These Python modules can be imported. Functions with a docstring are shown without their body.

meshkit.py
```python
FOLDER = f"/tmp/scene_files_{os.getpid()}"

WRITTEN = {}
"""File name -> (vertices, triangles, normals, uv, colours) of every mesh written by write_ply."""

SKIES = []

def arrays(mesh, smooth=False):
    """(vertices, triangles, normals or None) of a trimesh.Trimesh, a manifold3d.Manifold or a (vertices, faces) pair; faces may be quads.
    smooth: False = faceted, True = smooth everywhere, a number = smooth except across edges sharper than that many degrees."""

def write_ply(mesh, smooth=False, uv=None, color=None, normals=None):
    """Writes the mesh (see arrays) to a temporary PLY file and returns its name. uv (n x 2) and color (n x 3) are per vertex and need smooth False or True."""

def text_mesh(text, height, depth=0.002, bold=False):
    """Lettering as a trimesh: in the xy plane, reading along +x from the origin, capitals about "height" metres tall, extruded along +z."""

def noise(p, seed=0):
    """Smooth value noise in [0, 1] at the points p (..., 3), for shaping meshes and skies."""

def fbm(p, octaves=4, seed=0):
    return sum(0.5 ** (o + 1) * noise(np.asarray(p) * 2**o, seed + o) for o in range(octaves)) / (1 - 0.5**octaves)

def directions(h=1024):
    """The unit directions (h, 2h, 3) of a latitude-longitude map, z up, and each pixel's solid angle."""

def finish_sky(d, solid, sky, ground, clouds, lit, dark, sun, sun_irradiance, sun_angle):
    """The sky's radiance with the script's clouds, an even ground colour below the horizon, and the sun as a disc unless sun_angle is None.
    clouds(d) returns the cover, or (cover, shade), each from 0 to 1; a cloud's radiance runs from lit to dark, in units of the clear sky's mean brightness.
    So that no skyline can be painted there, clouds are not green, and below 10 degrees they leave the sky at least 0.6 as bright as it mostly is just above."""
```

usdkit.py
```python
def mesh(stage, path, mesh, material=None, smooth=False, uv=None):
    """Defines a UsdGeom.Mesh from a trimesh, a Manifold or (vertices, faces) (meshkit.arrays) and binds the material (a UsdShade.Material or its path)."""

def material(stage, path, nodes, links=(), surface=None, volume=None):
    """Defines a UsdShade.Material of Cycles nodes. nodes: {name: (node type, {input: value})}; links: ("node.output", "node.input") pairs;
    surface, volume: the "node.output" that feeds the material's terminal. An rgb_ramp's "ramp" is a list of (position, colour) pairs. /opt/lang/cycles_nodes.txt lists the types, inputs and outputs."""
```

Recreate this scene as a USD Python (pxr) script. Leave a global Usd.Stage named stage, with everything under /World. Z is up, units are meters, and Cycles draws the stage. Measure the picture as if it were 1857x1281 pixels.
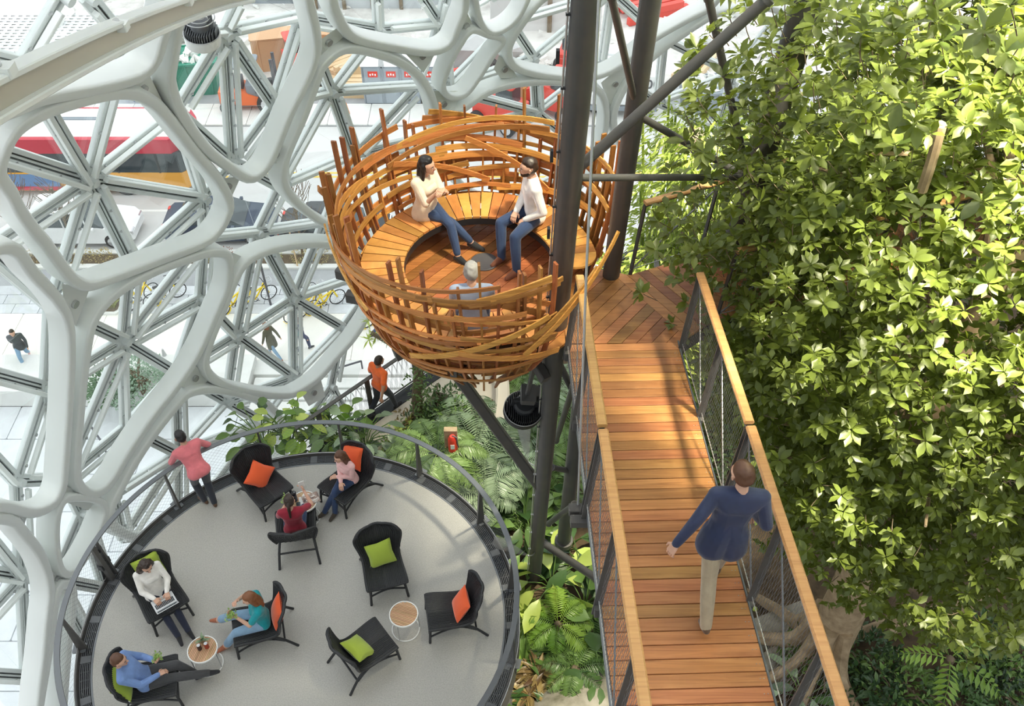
import math, random, numpy as np, trimesh, manifold3d as m3, shapely, usdkit, meshkit
from shapely import affinity
from shapely.geometry import Polygon, LineString, box as sbox
from pxr import Usd, UsdGeom, UsdLux, UsdShade, Sdf, Gf, Vt
stage = Usd.Stage.CreateInMemory()
UsdGeom.SetStageUpAxis(stage, 'Z'); UsdGeom.SetStageMetersPerUnit(stage, 1.0)
UsdGeom.Xform.Define(stage, '/World'); UsdGeom.Scope.Define(stage, '/World/Looks')
# ---------------------------------------------------------------- camera, sky, lamps
F, CXP, CYP = 1762.0, 928.5, 640.5                 # focal length and centre in pixels of a 1857 x 1281 picture
CAM = np.array([0, 0, 25.0]); _s = math.sqrt(.5)
RT, UP, FW = np.array([1., 0, 0]), np.array([0, _s, _s]), np.array([0, _s, -_s])
cam = UsdGeom.Camera.Define(stage, '/World/camera')
cam.AddTransformOp().Set(Gf.Matrix4d(*RT, 0, *UP, 0, *(-FW), 0, *CAM, 1))
cam.CreateHorizontalApertureAttr(36.0); cam.CreateVerticalApertureAttr(36.0 * 1281 / 1857)
cam.CreateFocalLengthAttr(36.0 * F / 1857); cam.CreateClippingRangeAttr(Gf.Vec2f(.05, 1000))
cam.CreateExposureAttr(EXPOSURE := 0.46)
sky = UsdLux.DomeLight.Define(stage, '/World/sky'); sky.CreateIntensityAttr(1.0); sky.CreateColorAttr(Gf.Vec3f(1, 1, 1))
# an overcast sky: about three times as bright overhead as at the horizon, soft cloud patches, dull ground below it
UsdShade.MaterialBindingAPI.Apply(sky.GetPrim()).Bind(usdkit.material(stage, '/World/Looks/overcast', {'tc': ('texture_coordinate', {}), 'sx': ('separate_xyz', {}), 'rp': ('rgb_ramp', {'ramp': [(0, (.16, .16, .15)), (.49, (.20, .20, .19)), (.51, (.46, .50, .54)), (.75, (.95, 1.0, 1.05)), (1, (1.42, 1.47, 1.5))]}), 'mr': ('map_range', {'from_min': -1, 'from_max': 1, 'to_min': 0, 'to_max': 1}),
    'no': ('noise_texture', {'scale': 2.2, 'detail': 5.0}), 'cm': ('map_range', {'from_min': .3, 'from_max': .7, 'to_min': .8, 'to_max': 1.15}), 'mx': ('mix', {'mix_type': 'multiply', 'fac': 1.0}), 'b': ('background_shader', {'strength': 1.0})},
    [('tc.generated', 'sx.vector'), ('sx.z', 'mr.value'), ('mr.result', 'rp.fac'), ('tc.generated', 'no.vector'), ('no.fac', 'cm.value'), ('rp.color', 'mx.color1'), ('cm.result', 'mx.color2'), ('mx.color', 'b.color')], surface='b.background'))
sun = UsdLux.DistantLight.Define(stage, '/World/sun'); sun.CreateIntensityAttr(.45); sun.CreateAngleAttr(14.0); sun.CreateColorAttr(Gf.Vec3f(1, .97, .92))
sun.AddRotateXYZOp().Set(Gf.Vec3f(24, 22, 0))
def lamp(name, pos, target, power, radius, angle, color, soft=.3):
    """an unseen spot lamp: its housing is built with the fixtures further down"""
    l = UsdLux.SphereLight.Define(stage, '/World/' + name); l.CreateRadiusAttr(radius); l.CreateIntensityAttr(power); l.CreateColorAttr(Gf.Vec3f(*color))
    sh = UsdLux.ShapingAPI.Apply(l.GetPrim()); sh.CreateShapingConeAngleAttr(angle); sh.CreateShapingConeSoftnessAttr(soft)
    m = Gf.Matrix4d().SetLookAt(Gf.Vec3d(*pos), Gf.Vec3d(*target), Gf.Vec3d(0, .1, 1)).GetInverse(); l.AddTransformOp().Set(m)
UNSEEN_LAMPS = [((5.2, 4.5, 27.6), (4.4, 6.6, 21.2), 2300, 17), ((8.2, 5.4, 27.0), (6.2, 7.2, 20.4), 2300, 16), ((5.6, 12.6, 25.0), (3.4, 11.8, 16.5), 1100, 16), ((4.2, 8.0, 27.8), (-.2, 9.2, 17.4), 560, 11)]  # unseen lamps out of view, placed to light fig crown, bamboo and nest
for k, (a, b, pw, an) in enumerate(UNSEEN_LAMPS): lamp('grow_lamp_light' + ('_%03d' % k if k else ''), a, b, pw, .5, an, (1, .92, .70), .6)
# ---------------------------------------------------------------- helpers
def ray(x, y):
    d = FW + RT * (x - CXP) / F - UP * (y - CYP) / F
    return d / np.linalg.norm(d)
def at(x, y, z): d = ray(x, y); return CAM + d * (z - CAM[2]) / d[2]          # point of height z seen at that pixel
def aty(x, y, yy): d = ray(x, y); return CAM + d * yy / d[1]
def nrm(a): a = np.asarray(a, float); return a / (np.linalg.norm(a, axis=-1, keepdims=True) + 1e-12)
used = {}
def numbered(parent, name):
    n = used.get((parent, name), 0); used[(parent, name)] = n + 1
    return name if not n else '%s_%03d' % (name, n)
class T:
    def __init__(s, path, loc, R): s.path, s.loc, s.R = path, np.asarray(loc, float), R
    def prim(s): return stage.GetPrimAtPath(s.path)
def rz(a): c, s = math.cos(a), math.sin(a); return np.array([[c, -s, 0], [s, c, 0], [0, 0, 1.]])
def tag(p, label=None, cat=None, group=None, kind=None):
    p = p.prim() if isinstance(p, T) else p
    for k, v in (('label', label), ('category', cat), ('group', group), ('kind', kind)):
        if v: p.SetCustomDataByKey(k, v)
def thing(name, label, cat, loc=(0, 0, 0), rot=0.0, group=None, kind=None):
    path = '/World/' + numbered('/World', name); x = UsdGeom.Xform.Define(stage, path)
    x.AddTranslateOp().Set(Gf.Vec3d(*map(float, loc)))
    if rot: x.AddRotateZOp().Set(math.degrees(rot))
    t = T(path, loc, rz(rot)); tag(t, label, cat, group, kind); return t
def part(parent, name, g, mat, label=None, smooth=35, local=False, kind=None):
    """one Mesh under a thing or a part; geometry in world coordinates unless local"""
    v, f = g; u_, f = np.unique(np.asarray(f), return_inverse=True); f = f.reshape(-1, 3); v = np.asarray(v, float)[u_]
    if not local: v = (v - parent.loc) @ parent.R
    path = parent.path + '/' + numbered(parent.path, name)
    m = usdkit.mesh(stage, path, (v, f), M[mat] if isinstance(mat, str) else mat, smooth=smooth)
    t = T(path, parent.loc, parent.R)
    if label: tag(t, label)
    if kind: tag(t, kind=kind)
    return t
WORLD = T('/World', (0, 0, 0), np.eye(3))
def single(name, g, mat, label, cat, group=None, kind=None, smooth=35):
    t = part(WORLD, name, g, mat, smooth=smooth); tag(t, label, cat, group, kind); return t
def struct(name, g, mat, smooth=35):
    t = part(WORLD, name, g, mat, smooth=smooth); tag(t, kind='structure'); return t
def dup(src, name, loc, rot, label, cat, group=None):
    path = '/World/' + numbered('/World', name); x = UsdGeom.Xform.Define(stage, path)
    x.GetPrim().GetReferences().AddInternalReference(src.path); x.GetPrim().SetInstanceable(True)
    x.ClearXformOpOrder()
    x.AddTransformOp(opSuffix='place').Set(Gf.Matrix4d(Gf.Rotation(Gf.Vec3d(0, 0, 1), math.degrees(rot)), Gf.Vec3d(*map(float, loc))))
    t = T(path, loc, rz(rot)); tag(t, label, cat, group); return t
def curves(parent, name, lines, width, mat, label=None, kind='stuff'):
    path = parent.path + '/' + numbered(parent.path, name); c = UsdGeom.BasisCurves.Define(stage, path)
    c.CreateTypeAttr('linear'); pts = np.concatenate([(np.asarray(l, float) - parent.loc) @ parent.R for l in lines])
    c.CreatePointsAttr(Vt.Vec3fArray.FromNumpy(pts.astype(np.float32))); c.CreateCurveVertexCountsAttr(Vt.IntArray([len(l) for l in lines]))
    c.CreateWidthsAttr(Vt.FloatArray([width])); c.SetWidthsInterpolation('constant')
    UsdShade.MaterialBindingAPI.Apply(c.GetPrim()).Bind(M[mat]); t = T(path, parent.loc, parent.R); tag(t, label, kind=kind); return t
# geometry: every shape is (vertices, triangles)
def cat(gs):
    vs, fs, n = [], [], 0
    for v, f in gs: vs.append(np.asarray(v, float)); fs.append(np.asarray(f, int) + n); n += len(v)
    return np.concatenate(vs), np.concatenate(fs)
def xf(g, R=None, t=(0, 0, 0), s=1.0): v = np.asarray(g[0], float) * s; return ((v @ np.asarray(R).T if R is not None else v) + np.asarray(t, float), g[1])
def tm(m): return (np.array(m.vertices), np.array(m.faces))
def man(m): a = m.to_mesh(); return (np.array(a.vert_properties[:, :3], float), np.array(a.tri_verts))
def earcap(sec):
    n = len(sec)
    return [(0, i, i + 1) for i in range(1, n - 1)]
def sweep(path, sec, up=(0, 0, 1), scale=None, closed=False, caps=True):
    """carries the closed outline sec (convex) along the path; up may be one vector or one for each point; scale one factor (or pair) for each point"""
    p = np.asarray(path, float); sec = np.asarray(sec, float); n, m = len(p), len(sec)
    t = nrm(np.roll(p, -1, 0) - np.roll(p, 1, 0)) if closed else nrm(np.gradient(p, axis=0))
    u = np.broadcast_to(np.asarray(up, float), (n, 3)); side = np.cross(t, u); bad = np.linalg.norm(side, axis=1) < 1e-6
    side[bad] = np.cross(t[bad], [1, 0, 0.01]); side = nrm(side); u = np.cross(side, t)
    sc = np.ones((n, 2)) if scale is None else (np.repeat(np.asarray(scale, float)[:, None], 2, 1) if np.ndim(scale) == 1 else np.asarray(scale, float))
    v = p[:, None] + side[:, None] * (sec[None, :, :1] * sc[:, None, :1]) + u[:, None] * (sec[None, :, 1:] * sc[:, None, 1:])
    k = n if closed else n - 1; i, j = np.meshgrid(np.arange(k), np.arange(m), indexing='ij'); i2, j2 = (i + 1) % n, (j + 1) % m
    q = np.stack([i * m + j, i2 * m + j, i2 * m + j2, i * m + j2], -1).reshape(-1, 4)
    f = [q[:, [0, 2, 1]], q[:, [0, 3, 2]]]
    if caps and not closed:
        c = np.array(earcap(sec)); f += [c, c[:, ::-1] + (n - 1) * m]
    f = np.concatenate(f); area = np.sum(sec[:, 0] * np.roll(sec[:, 1], -1) - np.roll(sec[:, 0], -1) * sec[:, 1])
    return v.reshape(-1, 3), (f[:, ::-1] if area < 0 else f)[:, ::-1]
def ngon(r, n=10, ry=None): a = np.arange(n) * 2 * np.pi / n; return np.stack([np.cos(a) * r, np.sin(a) * (ry or r)], 1)
def rrect(w, h, b=.15): w, h = w / 2, h / 2; b = min(w, h) * b * 2 if b < 1 else 0; return np.array([(w, -h + b), (w, h - b), (w - b, h), (-w + b, h), (-w, h - b), (-w, -h + b), (-w + b, -h), (w - b, -h)])
def tube(path, r, n=10, closed=False, scale=None):
    p = np.asarray(path, float); t = nrm(p[-1] - p[0]) if not closed else np.array([0, 0, 1.])
    return sweep(p, ngon(r, n), up=(0, 0, 1) if closed or abs(t[2]) < .95 else (0, 1, 0.01), closed=closed, scale=scale)
def bar(p, q, w, h, up=(0, 0, 1), b=.12): return sweep([p, q], rrect(w, h, b), up)
def box(c, s, R=None, b=.08):
    s = np.asarray(s, float); g = sweep([(0, 0, -s[2] / 2), (0, 0, s[2] / 2)], rrect(s[0], s[1], b), up=(0, 1, 0)); g = (g[0] * [-1, 1, 1], g[1][:, ::-1])
    return xf(g, R, c)
def lathe(prof, n=24, c=(0, 0, 0), a0=0, a1=2 * np.pi):
    prof = np.asarray(prof, float); full = abs(a1 - a0 - 2 * np.pi) < 1e-6; a = np.linspace(a0, a1, n, endpoint=not full); k = len(prof); m = len(a)
    v = np.stack([prof[None, :, 0] * np.cos(a)[:, None], prof[None, :, 0] * np.sin(a)[:, None], np.broadcast_to(prof[None, :, 1], (m, k))], -1).reshape(-1, 3)
    i, j = np.meshgrid(np.arange(m if full else m - 1), np.arange(k - 1), indexing='ij'); i2 = (i + 1) % m
    q = np.stack([i * k + j, i2 * k + j, i2 * k + j + 1, i * k + j + 1], -1).reshape(-1, 4)
    return v + np.asarray(c, float), np.vstack([q[:, [0, 1, 2]], q[:, [0, 2, 3]]])
def extrude(poly, z0, z1):
    gs = [tm(trimesh.creation.extrude_polygon(g, z1 - z0, engine='earcut')) for g in getattr(poly, 'geoms', [poly]) if g.geom_type == 'Polygon' and g.area > 1e-5]
    v, f = cat(gs); return v + [0, 0, z0], f
def smoothpath(pts, n=60, closed=False, k=3):
    """Catmull-Rom through the points, evenly resampled"""
    p = np.asarray(pts, float); m = len(p); out = []
    for i in range(m if closed else m - 1):
        a, b, c, d = [p[(i + o) % m] if closed else p[min(max(i + o, 0), m - 1)] for o in (-1, 0, 1, 2)]
        t = np.linspace(0, 1, 12, endpoint=False)[:, None]; out.append(.5 * ((2 * b) + (c - a) * t + (2 * a - 5 * b + 4 * c - d) * t**2 + (3 * b - a - 3 * c + d) * t**3))
    q = np.concatenate(out + ([p[:1]] if closed else [p[-1:]])); L = np.r_[0, np.cumsum(np.linalg.norm(np.diff(q, axis=0), axis=1))]
    s = np.linspace(0, L[-1], n + 1 if closed else n); q = np.stack([np.interp(s, L, q[:, j]) for j in range(p.shape[1])], 1)
    return q[:-1] if closed else q
def ring_path(c, r, z, n=64, a0=0, a1=2 * np.pi, end=False): a = np.linspace(a0, a1, n, endpoint=end); return np.stack([c[0] + r * np.cos(a), c[1] + r * np.sin(a), 0 * a + z], 1)
def ball(c, r, n=2): m = trimesh.creation.icosphere(n, 1.0); return np.array(m.vertices) * r + np.asarray(c, float), np.array(m.faces)
def hullpts(p): return tm(trimesh.convex.convex_hull(np.asarray(p, float)))
# ---------------------------------------------------------------- materials
M = {}
ORD = ['first', 'second', 'third', 'fourth', 'fifth', 'sixth', 'seventh', 'eighth', 'ninth', 'tenth', 'eleventh', 'twelfth', 'thirteenth', 'fourteenth', 'fifteenth', 'sixteenth', 'seventeenth', 'eighteenth', 'nineteenth', 'twentieth']
def mat(name, col, rough=.5, metal=0.0, spec=.5, vary=0.0, col2=None, scale=6.0, stretch=(1, 1, 1), rot=(0, 0, 0), bumpy=0.0, detail=3.0, rand=0.0, ramp=None, emit=None, coords='object', sub=0.0, coat=0.0, sheen=0.0):
    """principled material; col2 mixes in by noise; rand shifts brightness for each object"""
    n = {'p': ('principled_bsdf', {'roughness': rough, 'metallic': metal, 'specular_ior_level': spec, 'base_color': col})}; L = []
    if coat: n['p'][1]['coat_weight'] = coat
    if sheen: n['p'][1]['sheen_weight'] = sheen
    if emit: n['p'][1]['emission_color'] = emit[0]; n['p'][1]['emission_strength'] = emit[1]
    if col2 is not None or bumpy or ramp:
        n['tc'] = ('texture_coordinate', {}); n['mp'] = ('mapping', {'scale': stretch, 'rotation': rot}); n['no'] = ('noise_texture', {'scale': scale, 'detail': detail, 'roughness': .6})
        L += [('tc.object', 'mp.vector'), ('mp.vector', 'no.vector')]
    last = None
    if ramp: n['rr'] = ('rgb_ramp', {'ramp': ramp}); L += [('no.fac', 'rr.fac')]; last = 'rr.color'
    elif col2 is not None: n['rr'] = ('rgb_ramp', {'ramp': [(.3, col), (.7, col2)]}); L += [('no.fac', 'rr.fac')]; last = 'rr.color'
    if rand:
        n['oi'] = ('object_info', {}); n['mr'] = ('map_range', {'from_min': 0, 'from_max': 1, 'to_min': 1 - rand, 'to_max': 1 + rand}); n['hs'] = ('hsv', {'color': col}); L += [('oi.random', 'mr.value'), ('mr.result', 'hs.value')]
        if last: L += [(last, 'hs.color')]
        last = 'hs.color'
    if last: L += [(last, 'p.base_color')]
    if bumpy: n['bu'] = ('bump', {'strength': bumpy, 'distance': .01}); L += [('no.fac', 'bu.height'), ('bu.normal', 'p.normal')]
    M[name] = usdkit.material(stage, '/World/Looks/' + name, n, L, surface='p.BSDF')
def wood(name, dark, mid, light, rot=(0, 0, 0), stretch=(1.2, 26, 26), rough=.42, rand=.28):
    """boards: long grain along x after the rotation, one of several tones for each board"""
    n = {'tc': ('texture_coordinate', {}), 'oi': ('object_info', {}), 'ad': ('vector_math', {'math_type': 'multiply_add', 'vector2': (1, 1, 1)}), 'sc': ('math', {'math_type': 'multiply', 'value2': 37.0}),
         'mp': ('mapping', {'scale': stretch, 'rotation': rot}), 'no': ('noise_texture', {'scale': 1.0, 'detail': 4.0, 'roughness': .65, 'distortion': .6}),
         'r1': ('rgb_ramp', {'ramp': [(.25, dark), (.5, mid), (.8, light)]}), 'hs': ('hsv', {}), 'mv': ('map_range', {'from_min': 0, 'from_max': 1, 'to_min': 1 - rand, 'to_max': 1 + rand}),
         'w2': ('white_noise_texture', {'dimensions': '1D'}), 'mh': ('map_range', {'from_min': 0, 'from_max': 1, 'to_min': .485, 'to_max': .513}),
         'p': ('principled_bsdf', {'roughness': rough, 'specular_ior_level': .45}), 'bu': ('bump', {'strength': .12, 'distance': .004})}
    L = [('oi.random', 'sc.value1'), ('tc.object', 'ad.vector1'), ('sc.value', 'cx.x'), ('cx.vector', 'ad.vector3'), ('ad.vector', 'mp.vector'), ('mp.vector', 'no.vector'), ('no.fac', 'r1.fac'), ('r1.color', 'hs.color'),
         ('oi.random', 'mv.value'), ('mv.result', 'hs.value'), ('oi.random', 'w2.w'), ('w2.value', 'mh.value'), ('mh.result', 'hs.hue'), ('hs.color', 'p.base_color'), ('no.fac', 'bu.height'), ('bu.normal', 'p.normal')]
    n['cx'] = ('combine_xyz', {})
    M[name] = usdkit.material(stage, '/World/Looks/' + name, n, L, surface='p.BSDF')
def leafmat(name, dark, light, rough=.38, trans=0.0, scale=3.0, glow=(.32, .46, .06)):
    n = {'ge': ('geometry', {}), 'rr': ('rgb_ramp', {'ramp': [(0, dark), (.6, light), (1, tuple(min(1, c * 1.35) for c in light))]}), 'oi': ('object_info', {}), 'ma': ('math', {'math_type': 'add'}), 'fr': ('math', {'math_type': 'fraction'}),
         'p': ('principled_bsdf', {'roughness': rough, 'specular_ior_level': .6}), 'tr': ('translucent_bsdf', {'color': glow}), 'mx': ('mix_closure', {'fac': trans})}
    L = [('ge.random_per_island', 'ma.value1'), ('oi.random', 'ma.value2'), ('ma.value', 'fr.value1'), ('fr.value', 'rr.fac'), ('rr.color', 'p.base_color'), ('p.BSDF', 'mx.closure1'), ('tr.BSDF', 'mx.closure2')]
    if trans <= 0: del n['tr'], n['mx']; L = L[:-2]
    M[name] = usdkit.material(stage, '/World/Looks/' + name, n, L, surface='mx.closure' if trans > 0 else 'p.BSDF')
def glass(name, tint=(.97, .99, .98)):
    n = {'t': ('transparent_bsdf', {'color': tint}), 'g': ('glossy_bsdf', {'color': (1, 1, 1), 'roughness': .02}), 'f': ('layer_weight', {'blend': .5}), 'q': ('math', {'math_type': 'power', 'value2': 4.0}), 'r': ('math', {'math_type': 'multiply_add', 'value2': .6, 'value3': .03}), 'm': ('mix_closure', {})}
    M[name] = usdkit.material(stage, '/World/Looks/' + name, n, [('f.facing', 'q.value1'), ('q.value', 'r.value1'), ('r.value', 'm.fac'), ('t.BSDF', 'm.closure1'), ('g.BSDF', 'm.closure2')], surface='m.closure')
def haze(name, density, color=(1, 1, 1), aniso=.3):
    M[name] = usdkit.material(stage, '/World/Looks/' + name, {'v': ('principled_volume', {'color': color, 'density': density, 'anisotropy': aniso})}, [], volume='v.volume')
mat('white_steel', (.80, .83, .805), .38)
mat('white_frame', (.72, .755, .745), .35, metal=.1)
mat('concrete_base', (.40, .39, .37), .8, col2=(.46, .45, .43), scale=2)
mat('warm_steel', (.50, .47, .40), .5)
mat('gasket', (.05, .055, .055), .6)
mat('dark_steel', (.070, .070, .070), .45, metal=.1, col2=(.095, .088, .08), scale=3)
mat('mid_steel', (.17, .18, .19), .4, metal=.35)
mat('grate_steel', (.085, .088, .092), .45, metal=.3); mat('plate_steel', (.12, .125, .13), .45, metal=.3)
mat('light_steel', (.55, .56, .56), .3, metal=.7)
mat('black_metal', (.015, .016, .018), .45)
mat('terrazzo', (.40, .39, .35), .42, ramp=[(.2, (.31, .30, .27)), (.5, (.43, .415, .375)), (.75, (.51, .495, .455))], scale=60, detail=6)
wood('deck_x', (.26, .098, .034), (.43, .185, .064), (.56, .275, .105))
wood('deck_a', (.24, .088, .030), (.40, .170, .060), (.53, .27, .105), rot=(0, 0, math.radians(-52)))
wood('deck_b', (.24, .088, .030), (.40, .170, .060), (.53, .27, .105), rot=(0, 0, math.radians(52)))
wood('nest_floor', (.23, .075, .022), (.38, .140, .042), (.50, .205, .068), rot=(0, 0, math.radians(-50)))
wood('slat', (.33, .125, .030), (.55, .245, .062), (.70, .37, .11), stretch=(2, 2, 40), rand=.38)
wood('rib', (.22, .078, .022), (.37, .14, .038), (.50, .215, .062), stretch=(30, 30, 2))
wood('handrail', (.46, .23, .080), (.60, .33, .125), (.69, .41, .17), rot=(0, 0, math.radians(90)), rand=.06, rough=.38)
wood('teak', (.40, .23, .11), (.55, .34, .18), (.68, .46, .27), rot=(0, 0, .3), rand=.1)
mat('slate_disc', (.085, .08, .085), .5)
glass('pane')
# ---------------------------------------------------------------- the shell: white lattice of rounded rings, triangular glazing outside it
SC, SR = np.array([11., 4., 10.]), 20.0
def sph(x, y, R=SR):
    d = ray(x, y); o = CAM - SC; b = o @ d; c = o @ o - R * R
    return CAM + d * (-b + math.sqrt(max(b * b - c, 0)))
RINGS = [
 [(0,235),(47,198),(123,172),(207,157),(257,172),(293,207),(337,263),(383,317),(405,360),(400,388),(383,415),(355,436),(273,467),(187,499),(147,510),(117,499),(90,467),(63,430),(45,410),(17,373),(0,340),(-22,300)],
 [(315,0),(307,43),(298,100),(295,140),(312,190),(355,253),(400,292),(440,316),(465,305),(487,270),(515,200),(548,133),(563,90),(562,50),(550,0),(530,-70),(430,-120),(335,-60)],
 [(-40,190),(60,165),(160,148),(235,128),(265,100),(278,60),(292,0),(280,-80),(150,-150),(-50,-60),(-90,80)],
 [(592,-20),(610,35),(640,62),(720,80),(775,86),(808,72),(825,35),(835,0),(825,-60),(720,-100),(620,-80)],
 [(620,80),(690,93),(740,120),(768,155),(783,200),(790,260),(770,350),(720,420),(660,432),(600,410),(545,375),(512,340),(503,310),(512,270),(540,205),(560,150),(578,108)],
 [(855,0),(865,35),(885,52),(915,40),(940,10),(955,-40),(930,-100),(870,-100),(850,-50)],
 [(1000,-30),(967,0),(930,50),(915,85),(925,112),(965,127),(1040,136),(1090,128),(1130,105),(1180,65),(1240,30),(1290,0),(1310,-60),(1180,-130),(1050,-110)],
 [(800,215),(835,190),(880,160),(940,144),(1010,142),(1065,150),(1090,175),(1090,240),(1050,330),(950,380),(840,340),(795,265)],
 [(848,47),(825,75),(805,115),(795,150),(808,168),(835,165),(860,135),(885,95),(905,65),(880,56)],
 [(370,452),(397,454),(405,470),(402,514),(383,560),(360,614),(337,657),(307,700),(262,757),(217,824),(197,858),(175,885),(150,892),(130,875),(125,850),(127,800),(132,730),(140,650),(150,590),(168,555),(205,520),(265,487),(330,463)],
 [(417,500),(437,470),(470,452),(520,440),(575,437),(625,445),(668,480),(672,540),(640,600),(605,642),(570,682),(530,708),(507,713),(465,710),(407,697),(375,680),(362,657),(370,617),(393,560)],
 [(313,727),(335,708),(370,702),(417,708),(467,725),(495,750),(510,790),(500,860),(450,930),(380,965),(300,978),(240,972),(203,958),(187,935),(195,905),(230,840),(270,780)],
 [(0,440),(43,488),(87,535),(108,575),(113,627),(110,727),(102,853),(97,885),(80,912),(45,925),(0,915),(-60,890),(-90,700),(-60,480)],
 [(0,937),(27,962),(57,1000),(73,1040),(77,1075),(72,1120),(62,1220),(40,1330),(-40,1380),(-100,1150),(-60,960)],
 [(118,898),(160,902),(178,918),(168,955),(143,1005),(117,1036),(97,1030),(88,990),(88,940),(98,908)],
 [(98,1058),(118,1066),(116,1120),(108,1190),(100,1290),(90,1400),(40,1420),(56,1290),(74,1180),(86,1090)],
 [(1130,150),(1180,97),(1240,52),(1300,17),(1370,5),(1425,25),(1410,90),(1375,180),(1330,260),(1250,300),(1150,290),(1108,220)],
]
t = thing('wall_left', None, None, sph(300, 500), kind='structure')
for r in RINGS:
    px_ = smoothpath(r, max(70, len(r) * 6), True); pts = np.array([sph(x, y) for x, y in px_]); big_ = np.linalg.norm(np.ptp(pts, axis=0)) > 3.2
    part(t, 'frame_ring', sweep(pts, rrect(.20 if big_ else .15, .42, .22), nrm(pts - SC), closed=True), 'white_steel', smooth=60)
PADS = [[(215,150),(268,130),(282,160),(300,195),(262,172),(225,158)], [(392,325),(437,320),(418,362),(405,345)], [(488,265),(510,262),(506,300),(492,292)], [(563,85),(612,50),(622,68),(585,102)], [(730,92),(775,84),(790,97),(768,132)],
 [(825,45),(848,25),(862,55),(845,60)], [(780,165),(840,165),(822,200),(797,218),(783,195)], [(905,100),(925,118),(940,142),(908,142),(895,125)], [(112,515),(163,522),(150,560),(137,592),(128,577),(115,540)], [(395,447),(437,465),(417,492),(403,475)],
 [(352,660),(378,690),(362,706),(330,702),(345,672)], [(545,712),(580,680),(590,720),(560,737)], [(103,875),(133,890),(177,905),(160,926),(105,906)], [(86,1035),(125,1042),(120,1066),(85,1062)], [(10,935),(52,928),(40,965),(20,955)], [(1090,150),(1128,118),(1140,145),(1105,195)]]
for pd in PADS:
    c = np.mean(pd, 0); pts = [sph(x, y, SR + .02 + o) for x, y in pd for o in (-.06, .10)]; q = sph(*c, SR - .05)
    pl = part(t, 'node_plate', hullpts(pts), 'white_steel')
    part(pl, 'bolt', sweep([q, q - nrm(q - SC) * .05], ngon(.07, 12)), 'light_steel')
HUB = dict(a=(160,325),b=(405,58),c=(495,190),d=(600,165),e=(222,617),f=(427,608),g=(530,541),h=(532,684),i=(82,703),j=(367,357),k=(420,292),l=(362,540),m=(317,675),n=(227,775),o=(36,117),p=(225,75),q=(687,52),r=(797,42),s=(757,155),t=(807,160),u=(967,104),v=(972,203),w=(475,765),x=(322,823),y=(38,1046),z=(145,930),
 A1=(505,338),B1=(465,420),C1=(235,475),D1=(90,555),E1=(370,430),F1=(640,280),G1=(587,402),H1=(700,482),I1=(620,594),J1=(410,728),K1=(205,898),L1=(222,975),M1=(322,965),N1=(115,868),O1=(28,872),P1=(95,1050),Q1=(-40,950),R1=(-40,1130),S1=(52,1330),T1=(47,1227),U1=(-40,262),W1=(318,200),X1=(-30,452),Y1=(545,28),Z1=(925,40),AA=(1110,-15),BB=(1092,110),CC=(1075,285),DD=(1192,185),EE=(1330,133),FF=(1300,235),GG=(1425,10),
 V2=(-40,98),V3=(110,-10),V4=(155,-10),V5=(440,-15),V6=(683,-20),V7=(760,-15),V8=(810,-15),V9=(890,-10),VA=(-40,670),VB=(-40,720),VC=(-60,1030),VD=(-40,1222),VE=(160,1172),VF=(190,1068),VG=(560,757),VH=(600,700),VI=(1204,70),VJ=(-40,800),VK=(630,760),VL=(140,1300))
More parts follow.
